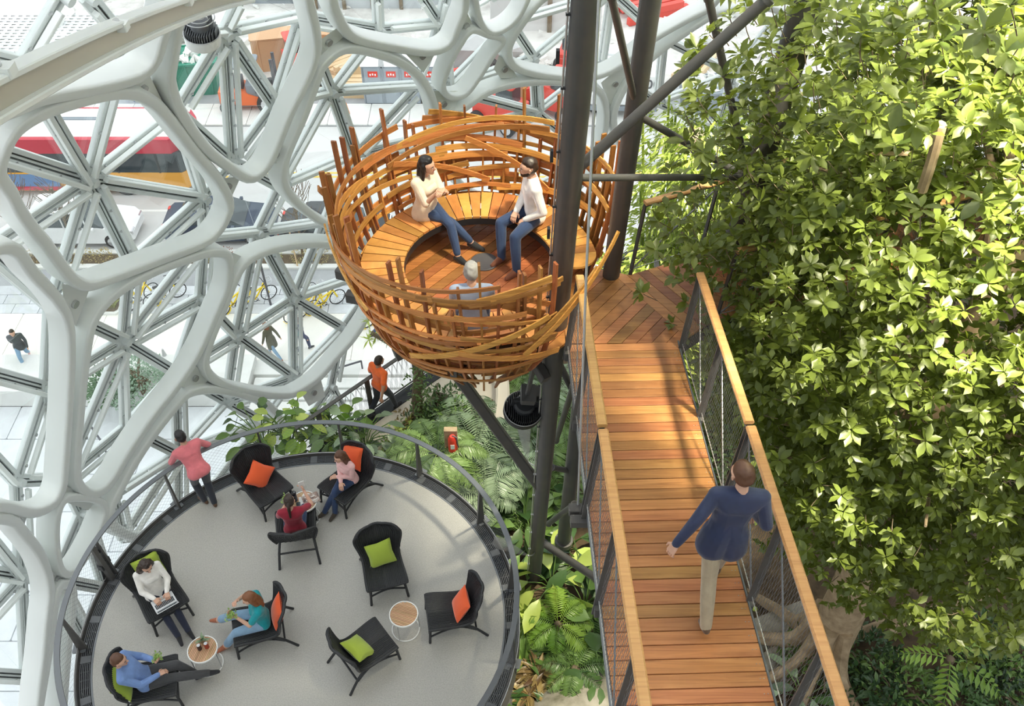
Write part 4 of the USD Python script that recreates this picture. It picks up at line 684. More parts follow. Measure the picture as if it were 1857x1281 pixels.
p = at(860, 110, 0); t = thing('tarpaulin_heap', 'big grey tarpaulin heap between the lattice rings at the top centre', 'heap', p); rr = np.random.default_rng(9); part(t, 'sheet', hullpts(rr.normal(size=(40, 3)) * [1.1, .9, .6] + [0, 0, .7]), 'cone_grey', local=True); part(t, 'rope', tube(ring_path((0, 0), 1.2, .5, 20), .05, 5, True), 'timber', local=True)
rr = np.random.default_rng(12); t = thing('site_rubble', 'broken pale concrete pieces strewn over the building site', 'rubble', (0, 48, 0), kind='stuff'); g = []
for k in range(420): x, y = rr.uniform(-26, 14), rr.uniform(44.6, 62); s_ = rr.uniform(.06, .28); g.append(hullpts(rr.normal(size=(8, 3)) * s_ * [1, 1, .6] + [x, y, s_ * .3]))
part(t, 'pieces', cat(g), 'concrete')
# ---------------------------------------------------------------- garden: ground, path, plants, big tree
mat('soil', (.085, .058, .034), .95, ramp=[(.3, (.045, .030, .018)), (.55, (.11, .075, .042)), (.8, (.20, .14, .075))], scale=3.5, detail=7, bumpy=.5)
mat('path', (.60, .53, .42), .8, col2=(.68, .61, .50), scale=1.5)
mat('stone', (.34, .31, .25), .9, ramp=[(.3, (.16, .15, .10)), (.55, (.36, .33, .27)), (.8, (.48, .44, .36))], scale=2.5, detail=6, bumpy=.5)
mat('root_bark', (.34, .25, .15), .8, ramp=[(.25, (.20, .14, .08)), (.55, (.38, .28, .17)), (.8, (.52, .41, .27))], scale=5, detail=5, bumpy=.4)
leafmat('leaf_fig', (.028, .050, .010), (.115, .150, .026), rough=.40, trans=.22, glow=(.40, .50, .04))
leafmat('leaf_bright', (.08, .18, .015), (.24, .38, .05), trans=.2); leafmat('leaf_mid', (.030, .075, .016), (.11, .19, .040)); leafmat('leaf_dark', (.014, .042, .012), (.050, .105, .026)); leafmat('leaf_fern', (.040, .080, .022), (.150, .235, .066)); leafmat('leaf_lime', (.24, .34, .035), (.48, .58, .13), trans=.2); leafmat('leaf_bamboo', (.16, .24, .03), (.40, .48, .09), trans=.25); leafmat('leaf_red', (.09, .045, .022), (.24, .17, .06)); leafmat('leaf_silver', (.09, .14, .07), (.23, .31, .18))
ZG = 8.6
outline = Polygon([(-3.25, 13.78), (-3.7, 13.02), (-4.3, 12.6), (-5.1, 11.9), (-5.0, 11.2), (-3.2, 10.4), (-1.5, 9.5), (.0, 8.2), (-.2, 6.0), (-1.2, 4.6), (-.5, 3.0), (16, 2.5), (24, 6), (24, 18), (14, 21.5), (5, 21.6), (1.8, 18.9), (.05, 16.97), (-1.0, 16.02), (-2.05, 15.1), (-2.8, 14.33)])
def gz(x, y): p = np.stack([np.asarray(x, float) * .45, np.asarray(y, float) * .45, np.zeros_like(np.asarray(x, float)) + 2], -1); return ZG - .25 + .7 * (meshkit.fbm(p, 3, 4) - .3)
xs, ys = np.meshgrid(np.arange(-5.5, 24.1, .4), np.arange(2.4, 22, .4)); gx = np.stack([xs, ys, gz(xs, ys)], -1); ny_, nx_ = xs.shape; f = []
ins = shapely.contains_xy(outline.buffer(.25), xs.ravel(), ys.ravel()).reshape(xs.shape)
for j in range(ny_ - 1):
    for i in range(nx_ - 1):
        if ins[j, i] and ins[j + 1, i] and ins[j, i + 1] and ins[j + 1, i + 1]: a = j * nx_ + i; f += [(a, a + 1, a + nx_ + 1), (a, a + nx_ + 1, a + nx_)]
struct('ground_garden', (gx.reshape(-1, 3), np.array(f)), 'soil', smooth=True)
struct('trim_garden_edge', extrude(outline.buffer(.12).difference(outline.buffer(-.05)), ZG - 1.4, ZG + .12), 'dark_steel')
# path with its railing
ZA = 9.02
pe = [tuple(at(*q, ZA)[:2]) for q in ((610, 822), (652, 776), (700, 738), (765, 692), (850, 640), (930, 590), (1000, 600), (915, 668), (905, 745), (880, 792), (846, 770), (835, 722), (790, 705), (755, 740), (710, 778), (675, 822), (640, 850))]
struct('floor_path', extrude(Polygon(pe).buffer(.05), ZA - .3, ZA), 'path')
q0, q1, q2 = at(652, 776, ZA), at(765, 696, ZA), at(905, 602, ZA)
t = thing('path_railing', 'dark steel railing and floor grating along the curved garden path by the glass', 'railing', q0)
ed = smoothpath([at(560, 842, ZA), q0, q1, q2], 40); out = nrm(np.cross(np.gradient(ed, axis=0), [0, 0, 1.])) * -.0
part(t, 'grating_strip', sweep(ed, rrect(.32, .04), (0, 0, 1)), 'black_metal'); part(t, 'rail', sweep(ed + [-.12, .05, 1.08], rrect(.09, .03), (0, 0, 1)), 'dark_steel')
for k in (4, 13, 22, 31): d = nrm(ed[k + 1] - ed[k]); part(t, 'post', bar(ed[k] + [-.1, .05, 0], ed[k] + [-.12, .05, 1.06], .03, .12, d), 'dark_steel')
part(t, 'lower_rail', sweep(ed + [-.11, .05, .12], rrect(.03, .03), (0, 0, 1)), 'dark_steel')
curves(t, 'wire_mesh', [[ed[min(max(int(k / 4) , 0), 38)] * (1 - (k % 4) / 4) + ed[min(int(k / 4) + 1, 39)] * ((k % 4) / 4) + [-.11, .05, .12], ed[min(max(int((k + g * 6) / 4), 0), 39)] + [-.12, .05, 1.05]] for k in range(156) for g in (1, -1)], .003, 'dark_steel')
RP = np.random.default_rng(77)
def frond(t, name, base, az, L, arch, n, pl, wr, m, droop=.0, rise=.9, taper=True, label=None):
    """one pinnate frond: an arching midrib with paired leaflets, as one part"""
    u = np.linspace(0, 1, 12); h = np.array([math.cos(az), math.sin(az), 0]); mid = base + h * (L * u * (1 - .18 * u))[:, None] + np.array([0, 0, 1.]) * (L * (rise * u - arch * u * u))[:, None]
    ks = np.linspace(.12, .98, n); c = np.stack([np.interp(ks, u, mid[:, j]) for j in range(3)], 1); tg = nrm(np.stack([np.interp(ks, u, np.gradient(mid[:, j])) for j in range(3)], 1)); s_ = nrm(np.cross(tg, [0, 0, 1.])); ln = L * pl * (np.sin(np.pi * np.clip(ks * .92 + .06, 0, 1)) ** .7 if taper else np.ones(n))
    P_ = np.concatenate([c, c]); D = np.concatenate([s_ + tg * .45 - [0, 0, droop], -s_ + tg * .45 - [0, 0, droop]])
    g = leaves(P_, D, np.concatenate([ln, ln]), wr, np.random.default_rng(1), fold=.2, curl=.2); g2 = sweep(mid, ngon(.010 * (.6 + L * .3), 4), (0, 0, 1), scale=np.linspace(1, .3, 12))
    return part(t, name, cat([g, g2]), m, label, smooth=False)
def fern(label, p, L, nf, m='leaf_fern', trunk=0.0, pl=.22, n=26, wr=.22, arch=.95, rise=.9, a0=0, name='fern', cat_='fern', group=None, droop=.25, spread=2 * math.pi):
    p = np.asarray(p, float); t = thing(name, label, cat_, p, 0, group)
    if trunk: part(t, 'trunk', tube([p - [0, 0, .3], p + [0.03, 0, trunk]], .07, 8), 'bark')
    for k in range(nf): frond(t, 'frond', p + [0, 0, trunk], a0 + spread * k / nf + RP.uniform(-.2, .2), L * RP.uniform(.8, 1.1), arch * RP.uniform(.85, 1.1), n, pl, wr, m, droop, rise * RP.uniform(.85, 1.15))
    part(t, 'crown_core', ball(p + [0, 0, trunk], .05 + .02 * L, 1), 'bark'); return t
def broad(label, p, n, L, h, m, wr=.62, name='broadleaf_plant', group=None, lean=.5, spread=1.0):
    """big leaved plant: each leaf a part, its stalk a sub-part"""
    p = np.asarray(p, float); t = thing(name, label, 'plant', p, 0, group)
    for k in range(n):
        a = 2.4 * k + RP.uniform(-.3, .3); r = spread * L * RP.uniform(.3, 1.0); hh = h * RP.uniform(.6, 1.1); tip = p + [math.cos(a) * r, math.sin(a) * r, hh]; d = np.array([math.cos(a), math.sin(a), RP.uniform(-.5, .2)])
        lf = part(t, 'leaf', leaves([tip], [d], L * RP.uniform(.8, 1.15), wr, RP, fold=.25, curl=.22, seg=4), m, smooth=True)
        part(lf, 'stalk', tube(smoothpath([p, p + [math.cos(a) * r * .4, math.sin(a) * r * .4, hh * .7], tip + d * .02], 6), .012, 5), 'leaf_mid')
    part(t, 'root_crown', ball(p, .06, 1), 'bark'); return t
def rosette(label, p, n, L, m, wr=.12, up=.8, name='strap_leaf_plant', group=None):
    p = np.asarray(p, float); t = thing(name, label, 'plant', p, 0, group)
    for k in range(n): a = 2.4 * k; d = np.array([math.cos(a), math.sin(a), up * RP.uniform(.2, 1.4)]); part(t, 'leaf', leaves([p + d * .02], [d], L * RP.uniform(.75, 1.1), wr, RP, fold=.5, curl=.45, seg=4), m, smooth=True)
    part(t, 'base', ball(p, .05, 1), 'bark'); return t
def bush(label, p, r, n, m, leaf=(.08, .15), wr=.4, h=.9, name='shrub', group=None, sticks=5, seg=2):
    p = np.asarray(p, float); t = thing(name, label, 'shrub', p, 0, group); d = nrm(RP.normal(size=(n, 3))); d[:, 2] = np.abs(d[:, 2]); q = p + d * (RP.uniform(.35, 1, (n, 1)) ** .5) * [r, r, r * h * 1.5]
    nbig = min(24, n // 20); D = d * .8 + RP.normal(size=(n, 3)) * .6 + [0, 0, .25]; S = RP.uniform(leaf[0], leaf[1], n); near = np.argsort(np.linalg.norm(q - CAM, axis=1))
    for i in near[:nbig]: part(t, 'leaf', leaves(q[i:i + 1], D[i:i + 1], S[i], wr, RP, seg=3), m, smooth=False)
    rest = near[nbig:]; part(t, 'foliage', leaves(q[rest], D[rest], S[rest], wr, RP, seg=seg), m, smooth=False, kind='stuff')
    part(t, 'stem', cat([tube([p - [0, 0, .2], p + [RP.normal() * r * .25, RP.normal() * r * .25, r * .5], p + [RP.normal() * r * .5, RP.normal() * r * .5, r * h]], .018, 5) for _ in range(sticks)]), 'bark'); return t
def gat(x, y, dz=0.0):
    z = ZG
    for _ in range(3): p = at(x, y, z + dz); z = float(gz(p[0], p[1]))
    return np.array([p[0], p[1], z])
# plants against the terrace rail and around the path
for k, (x, y, l) in enumerate(((468, 842, 'pale green broad leaved vine bush left behind the terrace rail'), (515, 838, 'yellow green vine bush behind the orange cushion chair'), (565, 836, 'bright vine bush in the middle of the terrace rail'), (612, 842, 'vine bush directly behind the rail post'), (655, 850, 'dark green large leaved bush right of the rail post'))):
    broad(l, at(x, y, 9.3) + [0, .6, -.3], 26, .34, .9, ('leaf_mid', 'leaf_lime', 'leaf_bright', 'leaf_mid', 'leaf_silver')[k], .6, 'vine_bush', spread=1.9)
for k, (x, y) in enumerate(((610, 775), (640, 790), (590, 790))): broad(('broad leaved plant sprouting above the rail post', 'broad leaved plant left of the path entrance', 'small broad leaved plant behind the terrace rail top')[k], gat(x, y + 30, .5), 12, .34, .8, 'leaf_mid', .55)
t = thing('epiphyte_tree', 'knobbly small tree laden with tufted air plants beside the path', 'tree', gat(770, 790)); p = gat(770, 790); top = p + [.05, .2, 2.3]
part(t, 'trunk', tube(smoothpath([p - [0, 0, .3], p + [-.1, .1, 1.0], top], 10), .13, 9, scale=np.linspace(1.2, .7, 10)), 'bark'); n = 420; q = p + np.c_[RP.normal(size=(n, 2)) * .13, RP.uniform(0, 2.2, n)]; part(t, 'moss', leaves(q, RP.normal(size=(n, 3)) + [0, 0, .4], .11, .4, RP), 'leaf_mid', smooth=False, kind='stuff')
for k, (dx, dy, dz) in enumerate(((-1.0, .2, .5), (.7, .3, .55), (-.5, -.1, .8), (.9, -.2, .1), (-.1, .3, .9))):
    e = top + [dx, dy, dz]; part(t, 'branch', tube(smoothpath([top - [0, 0, .4], top + [dx * .5, dy * .5, dz * .3], e], 8), .05, 6), 'bark')
    for j in range(3):
        c = e + RP.normal(size=3) * .14; n = 26; part(t, 'air_plant', leaves(np.repeat([c], n, 0), RP.normal(size=(n, 3)) + [0, 0, .5], RP.uniform(.14, .26, n), .14, RP), ('leaf_lime', 'leaf_red', 'leaf_silver', 'leaf_red', 'leaf_lime')[k], smooth=False)
bl = ['glossy green shrub right of the epiphyte tree', 'dense shrub at the inner path edge', 'yellow green shrub in the bed beside the path', 'dark glossy shrub under the nest strut', 'low shrub at the left of the bed by the path', 'rusty tipped shrub at the path corner', 'round shrub between the tree fern and the path']
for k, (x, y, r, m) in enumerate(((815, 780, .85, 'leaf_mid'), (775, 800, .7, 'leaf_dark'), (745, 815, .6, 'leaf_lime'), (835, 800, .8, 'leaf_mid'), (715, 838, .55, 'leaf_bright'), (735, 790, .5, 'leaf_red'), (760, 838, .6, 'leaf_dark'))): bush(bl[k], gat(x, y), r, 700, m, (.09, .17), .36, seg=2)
for k, (x, y, m) in enumerate(((700, 838, 'leaf_bright'), (722, 815, 'leaf_lime'), (690, 860, 'leaf_dark'))): rosette(('spiky bright rosette plant at the path edge', 'pale striped rosette plant beside the path', 'dark rosette plant behind the terrace rail')[k], gat(x, y), 26, .48, m, .13)
fern('large tree fern with layered bright fronds behind the terrace', gat(800, 905), 1.35, 15, 'leaf_fern', 1.5, .24, 34, .16, .95, .75, name='tree_fern')
for k, (x, y, L, tr) in enumerate(((720, 870, .9, .4), (745, 900, 1.15, .5), (800, 935, 1.1, .4), (862, 930, .9, .3), (848, 960, 1.0, .3), (870, 985, .9, .2))): fern(ORD[k] + ' feathery pale fern outside the terrace rail, counted from the path end', gat(x, y), L, 9, 'leaf_fern', tr, .22, 30, .15, .9, .7, name='garden_fern', group='feathery ferns outside the terrace rail')
c = at(823, 834, 9.75); t = thing('fire_extinguisher', 'small red fire extinguisher on a tan stand among the ferns', 'fire extinguisher', c); part(t, 'stand', box(c + [-.04, .14, .05], (.26, .12, 1.45)), 'root_bark'); part(t, 'cylinder', lathe([(0, 0), (.09, .01), (.09, .4), (.05, .48), (0, .48)], 14, c + [0, 0, .25]), 'lamp_red'); part(t, 'tag_panel', box(c + [0, -.09, .5], (.08, .01, .12)), 'loo_white'); part(t, 'nozzle', tube([c + [0, 0, .74], c + [.08, -.03, .72], c + [.11, -.05, .45]], .015, 6), 'ink')
# misty bed behind the strut
for k, (x, y, L) in enumerate(((865, 790, 1.4), (900, 815, 1.3), (880, 860, 1.1), (855, 745, 1.2))): fern(('tall silvery palm left of the nest strut', 'silvery palm in the mist behind the strut', 'fine leaved palm below the strut', 'pale palm at the path curve')[k], gat(x, y + 60, .3), L, 9, 'leaf_silver', .7, .36, 22, .12, .8, .9, name='mist_palm', cat_='palm')
for k, (x, y) in enumerate(((905, 900), (935, 930), (895, 935), (945, 880))): fern(('grassy fern bush left below the black light', 'grassy fern bush at the strut foot', 'dark grassy fern bush by the terrace rail', 'grassy fern bush right behind the strut')[k], gat(x, y), .8, 24, ('leaf_fern', 'leaf_mid', 'leaf_dark', 'leaf_mid')[k], .1, .3, 16, .10, .9, 1.0, name='grass_fern')
c = at(885, 735, ZA); struct('wall_bench', sweep(smoothpath([at(880, 660, ZA), at(905, 690, ZA), at(912, 725, ZA), at(908, 780, ZA)], 24) + [0, 0, .2], rrect(.30, .3), (0, 0, 1)), 'path')
for k, (x, y) in enumerate(sorted(((955, 690), (985, 720), (940, 720), (1000, 770), (985, 820), (950, 800), (1020, 740), (1000, 670), (960, 650), (1010, 850)), key=lambda q: q[1])): fern(ORD[k] + ' misty fern from the top in the deep bed behind the black light', gat(x, y + 40, .2), 1.1, 8, ('leaf_fern', 'leaf_silver', 'leaf_mid')[k % 3], .3, .28, 22, .16, .9, .8, name='bed_fern', group='misty ferns behind the front column')
# bed under the bridge
gb = [(950, 960, 'leaf_mid', 'large paddle leaved plant left of the front column'), (965, 1000, 'leaf_mid', 'upright paddle leaved plant at the front column'), (1030, 1000, 'leaf_dark', 'dark paddle leaved plant between columns and bridge'), (1000, 1075, 'leaf_lime', 'yellow veined paddle leaf plant right of the column foot'), (1050, 1040, 'leaf_dark', 'paddle leaved plant under the low brace'), (1060, 1110, 'leaf_mid', 'round leaved plant near the bridge edge'), (1080, 1160, 'leaf_mid', 'round leaved plant at the left bridge edge'), (1085, 1235, 'leaf_mid', 'round leaved plant low beside the bridge'), (985, 905, 'leaf_mid', 'broad leaved plant behind the front column')]
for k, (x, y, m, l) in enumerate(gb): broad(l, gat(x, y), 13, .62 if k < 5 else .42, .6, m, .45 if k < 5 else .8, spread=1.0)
for k, (x, y, m) in enumerate(sorted(((960, 1130, 'leaf_lime'), (935, 1170, 'leaf_bright'), (985, 1150, 'leaf_mid'), (950, 1200, 'leaf_mid'), (925, 1235, 'leaf_red'), (975, 1225, 'leaf_red'), (915, 1270, 'leaf_mid'), (960, 1262, 'leaf_red'), (940, 1105, 'leaf_lime'), (1005, 1180, 'leaf_mid'), (930, 1310, 'leaf_mid'), (1000, 1290, 'leaf_dark')), key=lambda q: q[1])): rosette(ORD[k] + ' leafy croton clump from the top between terrace rail and bridge', gat(x, y), 30, .42, m, .26, .9, 'croton_clump', 'croton clumps between terrace and bridge')
for k, (x, y, a) in enumerate(((1010, 1150, 2.2), (1040, 1230, -1.6), (1085, 1190, .5))): fern(('bright cycad with comb like fronds in the bed by the bridge', 'cycad with a long drooping frond at the bottom of the bed', 'dark cycad half under the bridge edge')[k], gat(x, y) + [0, 0, .15], .85, 8, ('leaf_bright', 'leaf_mid', 'leaf_mid')[k], .2, .30, 20, .17, .75, .75, a0=a, name='cycad', cat_='cycad')
# bamboo behind the platform
def bamboo(label, x, y, zt_, n, seed, r=.9):
    rr = np.random.default_rng(seed); zg = float(gz(x, y)); t = thing('bamboo', label, 'bamboo', (x, y, zg))
    for k in range(9):
        a = rr.uniform(0, 6.28); b = np.array([x, y, zg]) + [math.cos(a) * .35, math.sin(a) * .35, -.2]; e = np.array([x, y, zt_]) + [math.cos(a) * r, math.sin(a) * r, rr.uniform(-1, .3)]; part(t, 'cane', tube(smoothpath([b, (b + e) / 2 + [0, 0, .3], e], 8), .022, 6), 'leaf_bamboo')
    u = rr.uniform(.1, 1, n) ** .6; a = rr.uniform(0, 6.28, n); rad = r * 1.15 * u ** .5 * rr.uniform(.2, 1, n); q = np.stack([x + rad * np.cos(a), y + rad * np.sin(a), zg + (zt_ - zg) * u + rr.normal(size=n) * .2], 1); D = np.stack([np.cos(a) + rr.normal(size=n) * .7, np.sin(a) + rr.normal(size=n) * .7, -.5 + rr.normal(size=n) * .4], 1); S = rr.uniform(.13, .24, n); near = np.argsort(np.linalg.norm(q - CAM, axis=1))
    for i in near[:60]: part(t, 'leaf', leaves(q[i:i + 1], D[i:i + 1], S[i], .3, rr), 'leaf_bamboo', smooth=False)
    part(t, 'foliage', leaves(q[near[60:]], D[near[60:]], S[near[60:]], .3, rr), 'leaf_bamboo', smooth=False, kind='stuff')
bamboo('tall bamboo clump filling the gap right of the second column', 3.2, 13.8, 16.4, 7500, 1, 1.1); bamboo('bamboo clump rising behind the platform railing', 4.9, 14.2, 16.2, 7000, 2, 1.2); bamboo('lower bamboo clump nearer the nest behind the column', 2.5, 12.8, 14.4, 4500, 3, .9); bamboo('bamboo clump farther right behind the leaves', 6.8, 14.8, 15.6, 4000, 4, 1.2)
# bed right of the bridge
for k, (x, y, m, r) in enumerate(((1290, 690, 'leaf_lime', .7), (1320, 740, 'leaf_mid', .8), (1345, 700, 'leaf_mid', .7), (1300, 790, 'leaf_silver', .7), (1330, 850, 'leaf_mid', .8), (1370, 870, 'leaf_dark', .9), (1440, 850, 'leaf_dark', 1.0), (1500, 800, 'leaf_dark', 1.0), (1480, 900, 'leaf_dark', .9))): bush(ORD[k] + ' green shrub in the bed right below the bridge, counted towards the big tree', gat(x, y), r, 420, m, (.10, .2), .4, name='bed_shrub', group='shrubs right below the bridge')
for k, (x, y) in enumerate(((1290, 740), (1315, 690), (1340, 790))): fern(('bright fern seen through the bridge mesh', 'bright fern beyond the right handrail', 'fern beside the raking column')[k], gat(x, y), .9, 12, 'leaf_fern', .2, .25, 22, .18, name='bridge_fern')
c = gat(1355, 670); t = thing('mossy_stump', 'mossy cut tree stump behind the bridge handrail', 'stump', c); part(t, 'stump_body', xf(lathe([(.62, -.4), (.55, .2), (.5, .55), (.46, .6), (.40, .52), (0, .5)], 20), None, c), 'stone'); part(t, 'moss', cat([ball(c + [math.cos(a) * .48, math.sin(a) * .48, .56], .09, 1) for a in np.arange(0, 6.28, .4)]), 'leaf_lime', kind='stuff')
for k, (x, y) in enumerate(((1390, 1165), (1400, 1215))): c = gat(x, y); t = thing('rock_slab', ('pale rock slab seen through the right bridge mesh', 'lower pale rock below the first slab at the bridge')[k], 'rock', c, .5); g = hullpts(RP.normal(size=(26, 3)) * [.45, .28, .18] + [0, 0, .12]); part(t, 'rock_body', g, 'stone', local=True); part(t, 'moss_edge', cat([ball(RP.normal(size=3) * [.3, .2, .03] + [0, .1, .3], .05, 1) for _ in range(14)]), 'leaf_lime', local=True, kind='stuff')
bush('rusty orange small leaved groundcover under the right mesh', gat(1410, 1235), .6, 420, 'leaf_red', (.05, .1), .4, .4, 'groundcover'); broad('grey green broad leaves at the bottom right of the bridge rail', gat(1450, 1275), 10, .5, .6, 'leaf_silver', .45); broad('dark variegated leaves at the bottom beside the bridge rail', gat(1530, 1300), 14, .4, .5, 'leaf_dark', .4); fern('vivid green cycad with broad leaflets at the bottom right', gat(1690, 1245) + [0, 0, .9], 1.25, 5, 'leaf_bright', .1, .24, 9, .36, .55, .45, a0=1.9, name='bright_cycad', cat_='cycad')
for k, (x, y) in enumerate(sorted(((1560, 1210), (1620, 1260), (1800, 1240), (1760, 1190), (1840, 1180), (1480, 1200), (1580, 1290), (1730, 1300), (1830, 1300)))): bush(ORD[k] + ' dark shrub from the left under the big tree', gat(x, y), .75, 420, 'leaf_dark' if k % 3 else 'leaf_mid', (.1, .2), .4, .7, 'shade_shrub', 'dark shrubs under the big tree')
# ------------------------------------------------ the big fig tree
rt = np.random.default_rng(2024); TB = np.array([5.6, 8.6, 8.4]); CC_ = np.array([5.75, 8.7, 17.0])
TREE = t = thing('fig_tree', 'big leafy fig tree filling the right side beside the bridge', 'tree', TB)
part(t, 'trunk', tube(smoothpath([TB - [0, 0, .3], TB + [.1, .1, 2.5], TB + [0, .2, 5.5], TB + [.15, .1, 9.0], TB + [.2, .1, 11.5]], 24), .34, 14, scale=np.linspace(1.25, .35, 24)), 'root_bark')
for a, L in ((2.9, 2.6), (3.6, 2.2), (.4, 2.8), (.9, 3.0), (5.0, 2.4), (4.2, 1.9), (2.2, 1.8)):
    d = np.array([math.cos(a), math.sin(a), 0]); b = TB + d * .2; e = TB + d * L; part(t, 'buttress_root', sweep(smoothpath([b + [0, 0, 1.5], b + d * .35 + [0, 0, .55], TB + d * L * .6 + [0, 0, .32], e + [0, 0, .0]], 14), ngon(.13, 8, .26), (0, 0, 1), scale=np.linspace(1, .4, 14)), 'root_bark')
part(t, 'limb', tube(smoothpath([at(1610, 1135, 9.4), at(1740, 1100, 9.9), at(1860, 1020, 11.0), at(1960, 960, 12.0)], 16), .17, 10, scale=np.linspace(1, .7, 16)), 'root_bark')
limbs = []
for k in range(30):
    z = rt.uniform(4.0, 10.8); a = rt.uniform(0, 6.28); s0 = TB + [.1, .15, z]; L = 2.9 * math.sqrt(max(.1, 1 - ((z + 1.5 - 8.6) / 5.6) ** 2)); d = np.array([math.cos(a), math.sin(a), .55]); path = smoothpath([s0, s0 + d * L * .5 + [0, 0, .2], s0 + d * L * [1, 1, .9]], 10); limbs.append(path)
    part(t, 'branch', tube(path, .065, 7, scale=np.linspace(1, .25, 10)), 'root_bark')
part(t, 'branch', tube(smoothpath([aty(1672, 345, 7.2), aty(1690, 290, 7.15), aty(1706, 230, 7.2)], 6), .05, 8), 'root_bark')
# leaf whorls on an uneven crown shell, denser towards the outside
N = 10500; d = nrm(rt.normal(size=(N, 3))); lump = meshkit.fbm(d * 2.3 + 5, 3, 9); rr_ = (.74 + .52 * (lump - .25)) * rt.uniform(.30, 1.0, N) ** .5
W_ = CC_ + d * rr_[:, None] * [4.15, 3.65, 5.9]
extra = []
for (x, y, yy, n, s) in ((1300, 470, 8.3, 34, .33), (1350, 560, 8.2, 60, .42), (1370, 640, 8.0, 60, .42), (1330, 330, 8.6, 40, .40), (1380, 180, 8.6, 40, .42), (1300, 210, 8.8, 10, .25), (1400, 110, 8.5, 40, .42), (1420, 300, 8.1, 70, .55), (1420, 440, 7.9, 80, .55), (1460, 560, 7.7, 80, .5), (1270, 480, 8.4, 10, .18), (1480, 60, 7.8, 50, .5), (1440, 740, 8.0, 60, .5), (1560, 40, 7.2, 60, .6), (1700, 60, 6.6, 80, .6), (1820, 120, 6.2, 80, .6)): c = aty(x, y, yy); extra.append(c + rt.normal(size=(n, 3)) * s * [1, 1, .8])
W_ = W_[~((W_[:, 0] < 2.6) & (W_[:, 2] < 19.6))]; W_ = np.concatenate([W_] + extra)
# keep the bridge, its air space, the platform's walk and the lower right garden view free
sX = (W_[:, 0] < 2.55) & (W_[:, 1] < 8.05); W_ = W_[~sX]
pxv = W_ - CAM; X = CXP + F * (pxv @ RT) / (pxv @ FW); Yp = CYP - F * (pxv @ UP) / (pxv @ FW); W_ = W_[(pxv @ FW > 3.2) & (W_[:, 2] > 11.0)]
out_ = nrm((W_ - (CC_ - [0, 0, 2.0])) / [4.15, 3.65, 5.9]); pos, dr, sz = [], [], []; tw = []
for c, o in zip(W_, out_):
    ax = nrm(o * .8 + rt.normal(size=3) * .35 + [0, 0, .45]); e1 = nrm(np.cross(ax, [.3, .2, 1])); e2 = np.cross(ax, e1); n = rt.integers(6, 10); s = rt.uniform(.105, .165); ph = rt.uniform(0, 6.28)
    for k in range(n): a = ph + k * 2.4; el = .15 + .75 * rt.random() * (1 - k / n * .5); v = e1 * math.cos(a) + e2 * math.sin(a) + ax * el; pos.append(c + v * .012 + ax * .012 * k * .5); dr.append(v); sz.append(s * rt.uniform(.75, 1.15))
    tw.append((c - ax * .16 - o * .05, c - ax * .06, c))
pos, dr, sz = np.array(pos), np.array(dr), np.array(sz); dist = np.linalg.norm(pos - CAM, axis=1); q = pos - CAM; X = CXP + F * (q @ RT) / (q @ FW); Yp = CYP - F * (q @ UP) / (q @ FW); vis = (X > 0) & (X < 1857) & (Yp > 0) & (Yp < 1281)
order = np.argsort(np.where(vis, dist / sz, 1e9)); big, mid_, rest = order[:300], order[300:6000], order[6000:]
for i in big: part(t, 'leaf', leaves(pos[i:i + 1], dr[i:i + 1], sz[i], .50, rt, fold=.22, curl=.22, seg=4), 'leaf_fig', smooth=True)
part(t, 'foliage', cat([leaves(pos[mid_], dr[mid_], sz[mid_], .50, rt, fold=.22, curl=.22, seg=3), leaves(pos[rest], dr[rest], sz[rest], .56, rt, fold=.2, curl=.2, seg=2)]), 'leaf_fig', smooth=True, kind='stuff')
part(t, 'twigs', cat([sweep(w, ngon(.005, 4), (0, .1, 1)) for w in tw[::2]]), 'bark', kind='stuff')
c = gat(1050, 1300); t = thing('rock_slab', 'flat pale rock at the bottom edge beside the bridge', 'rock', c, .3); part(t, 'rock_body', hullpts(RP.normal(size=(26, 3)) * [.5, .3, .12] + [0, 0, .25]), 'stone', local=True); part(t, 'moss_edge', cat([ball(RP.normal(size=3) * [.3, .2, .02] + [0, .1, .36], .04, 1) for _ in range(8)]), 'leaf_mid', local=True, kind='stuff')
# mist plumes and nozzles
haze('mist', 5.0, (1, .98, .92))
for k, (a, b) in enumerate(((aty(957, 838, 9.6), aty(950, 775, 9.6)), (at(958, 1008, 10.9), at(905, 985, 11.4)))):
    t = thing('mist_nozzle', ('thin pipe nozzle spraying a white plume below the black light', 'thin pipe nozzle spraying mist towards the terrace rail')[k], 'nozzle', a); ax = nrm(b - a); L = np.linalg.norm(b - a)
    e = oncol(c1b, c1t, (845, 1000)[k]); part(t, 'pipe', tube(smoothpath([e, (e + a) / 2 + [0, 0, -.06], a], 8), .010, 6), 'light_steel'); part(t, 'nozzle_tip', ball(a, .018, 1), 'light_steel')
    part(t, 'mist_plume', sweep([a + ax * L * u for u in np.linspace(0, 1.25, 10)], ngon(.11, 12), (0.1, .2, 1), scale=np.interp(np.linspace(0, 1, 10), [0, .3, .8, 1], [.12, .55, 1, .5])), 'mist')
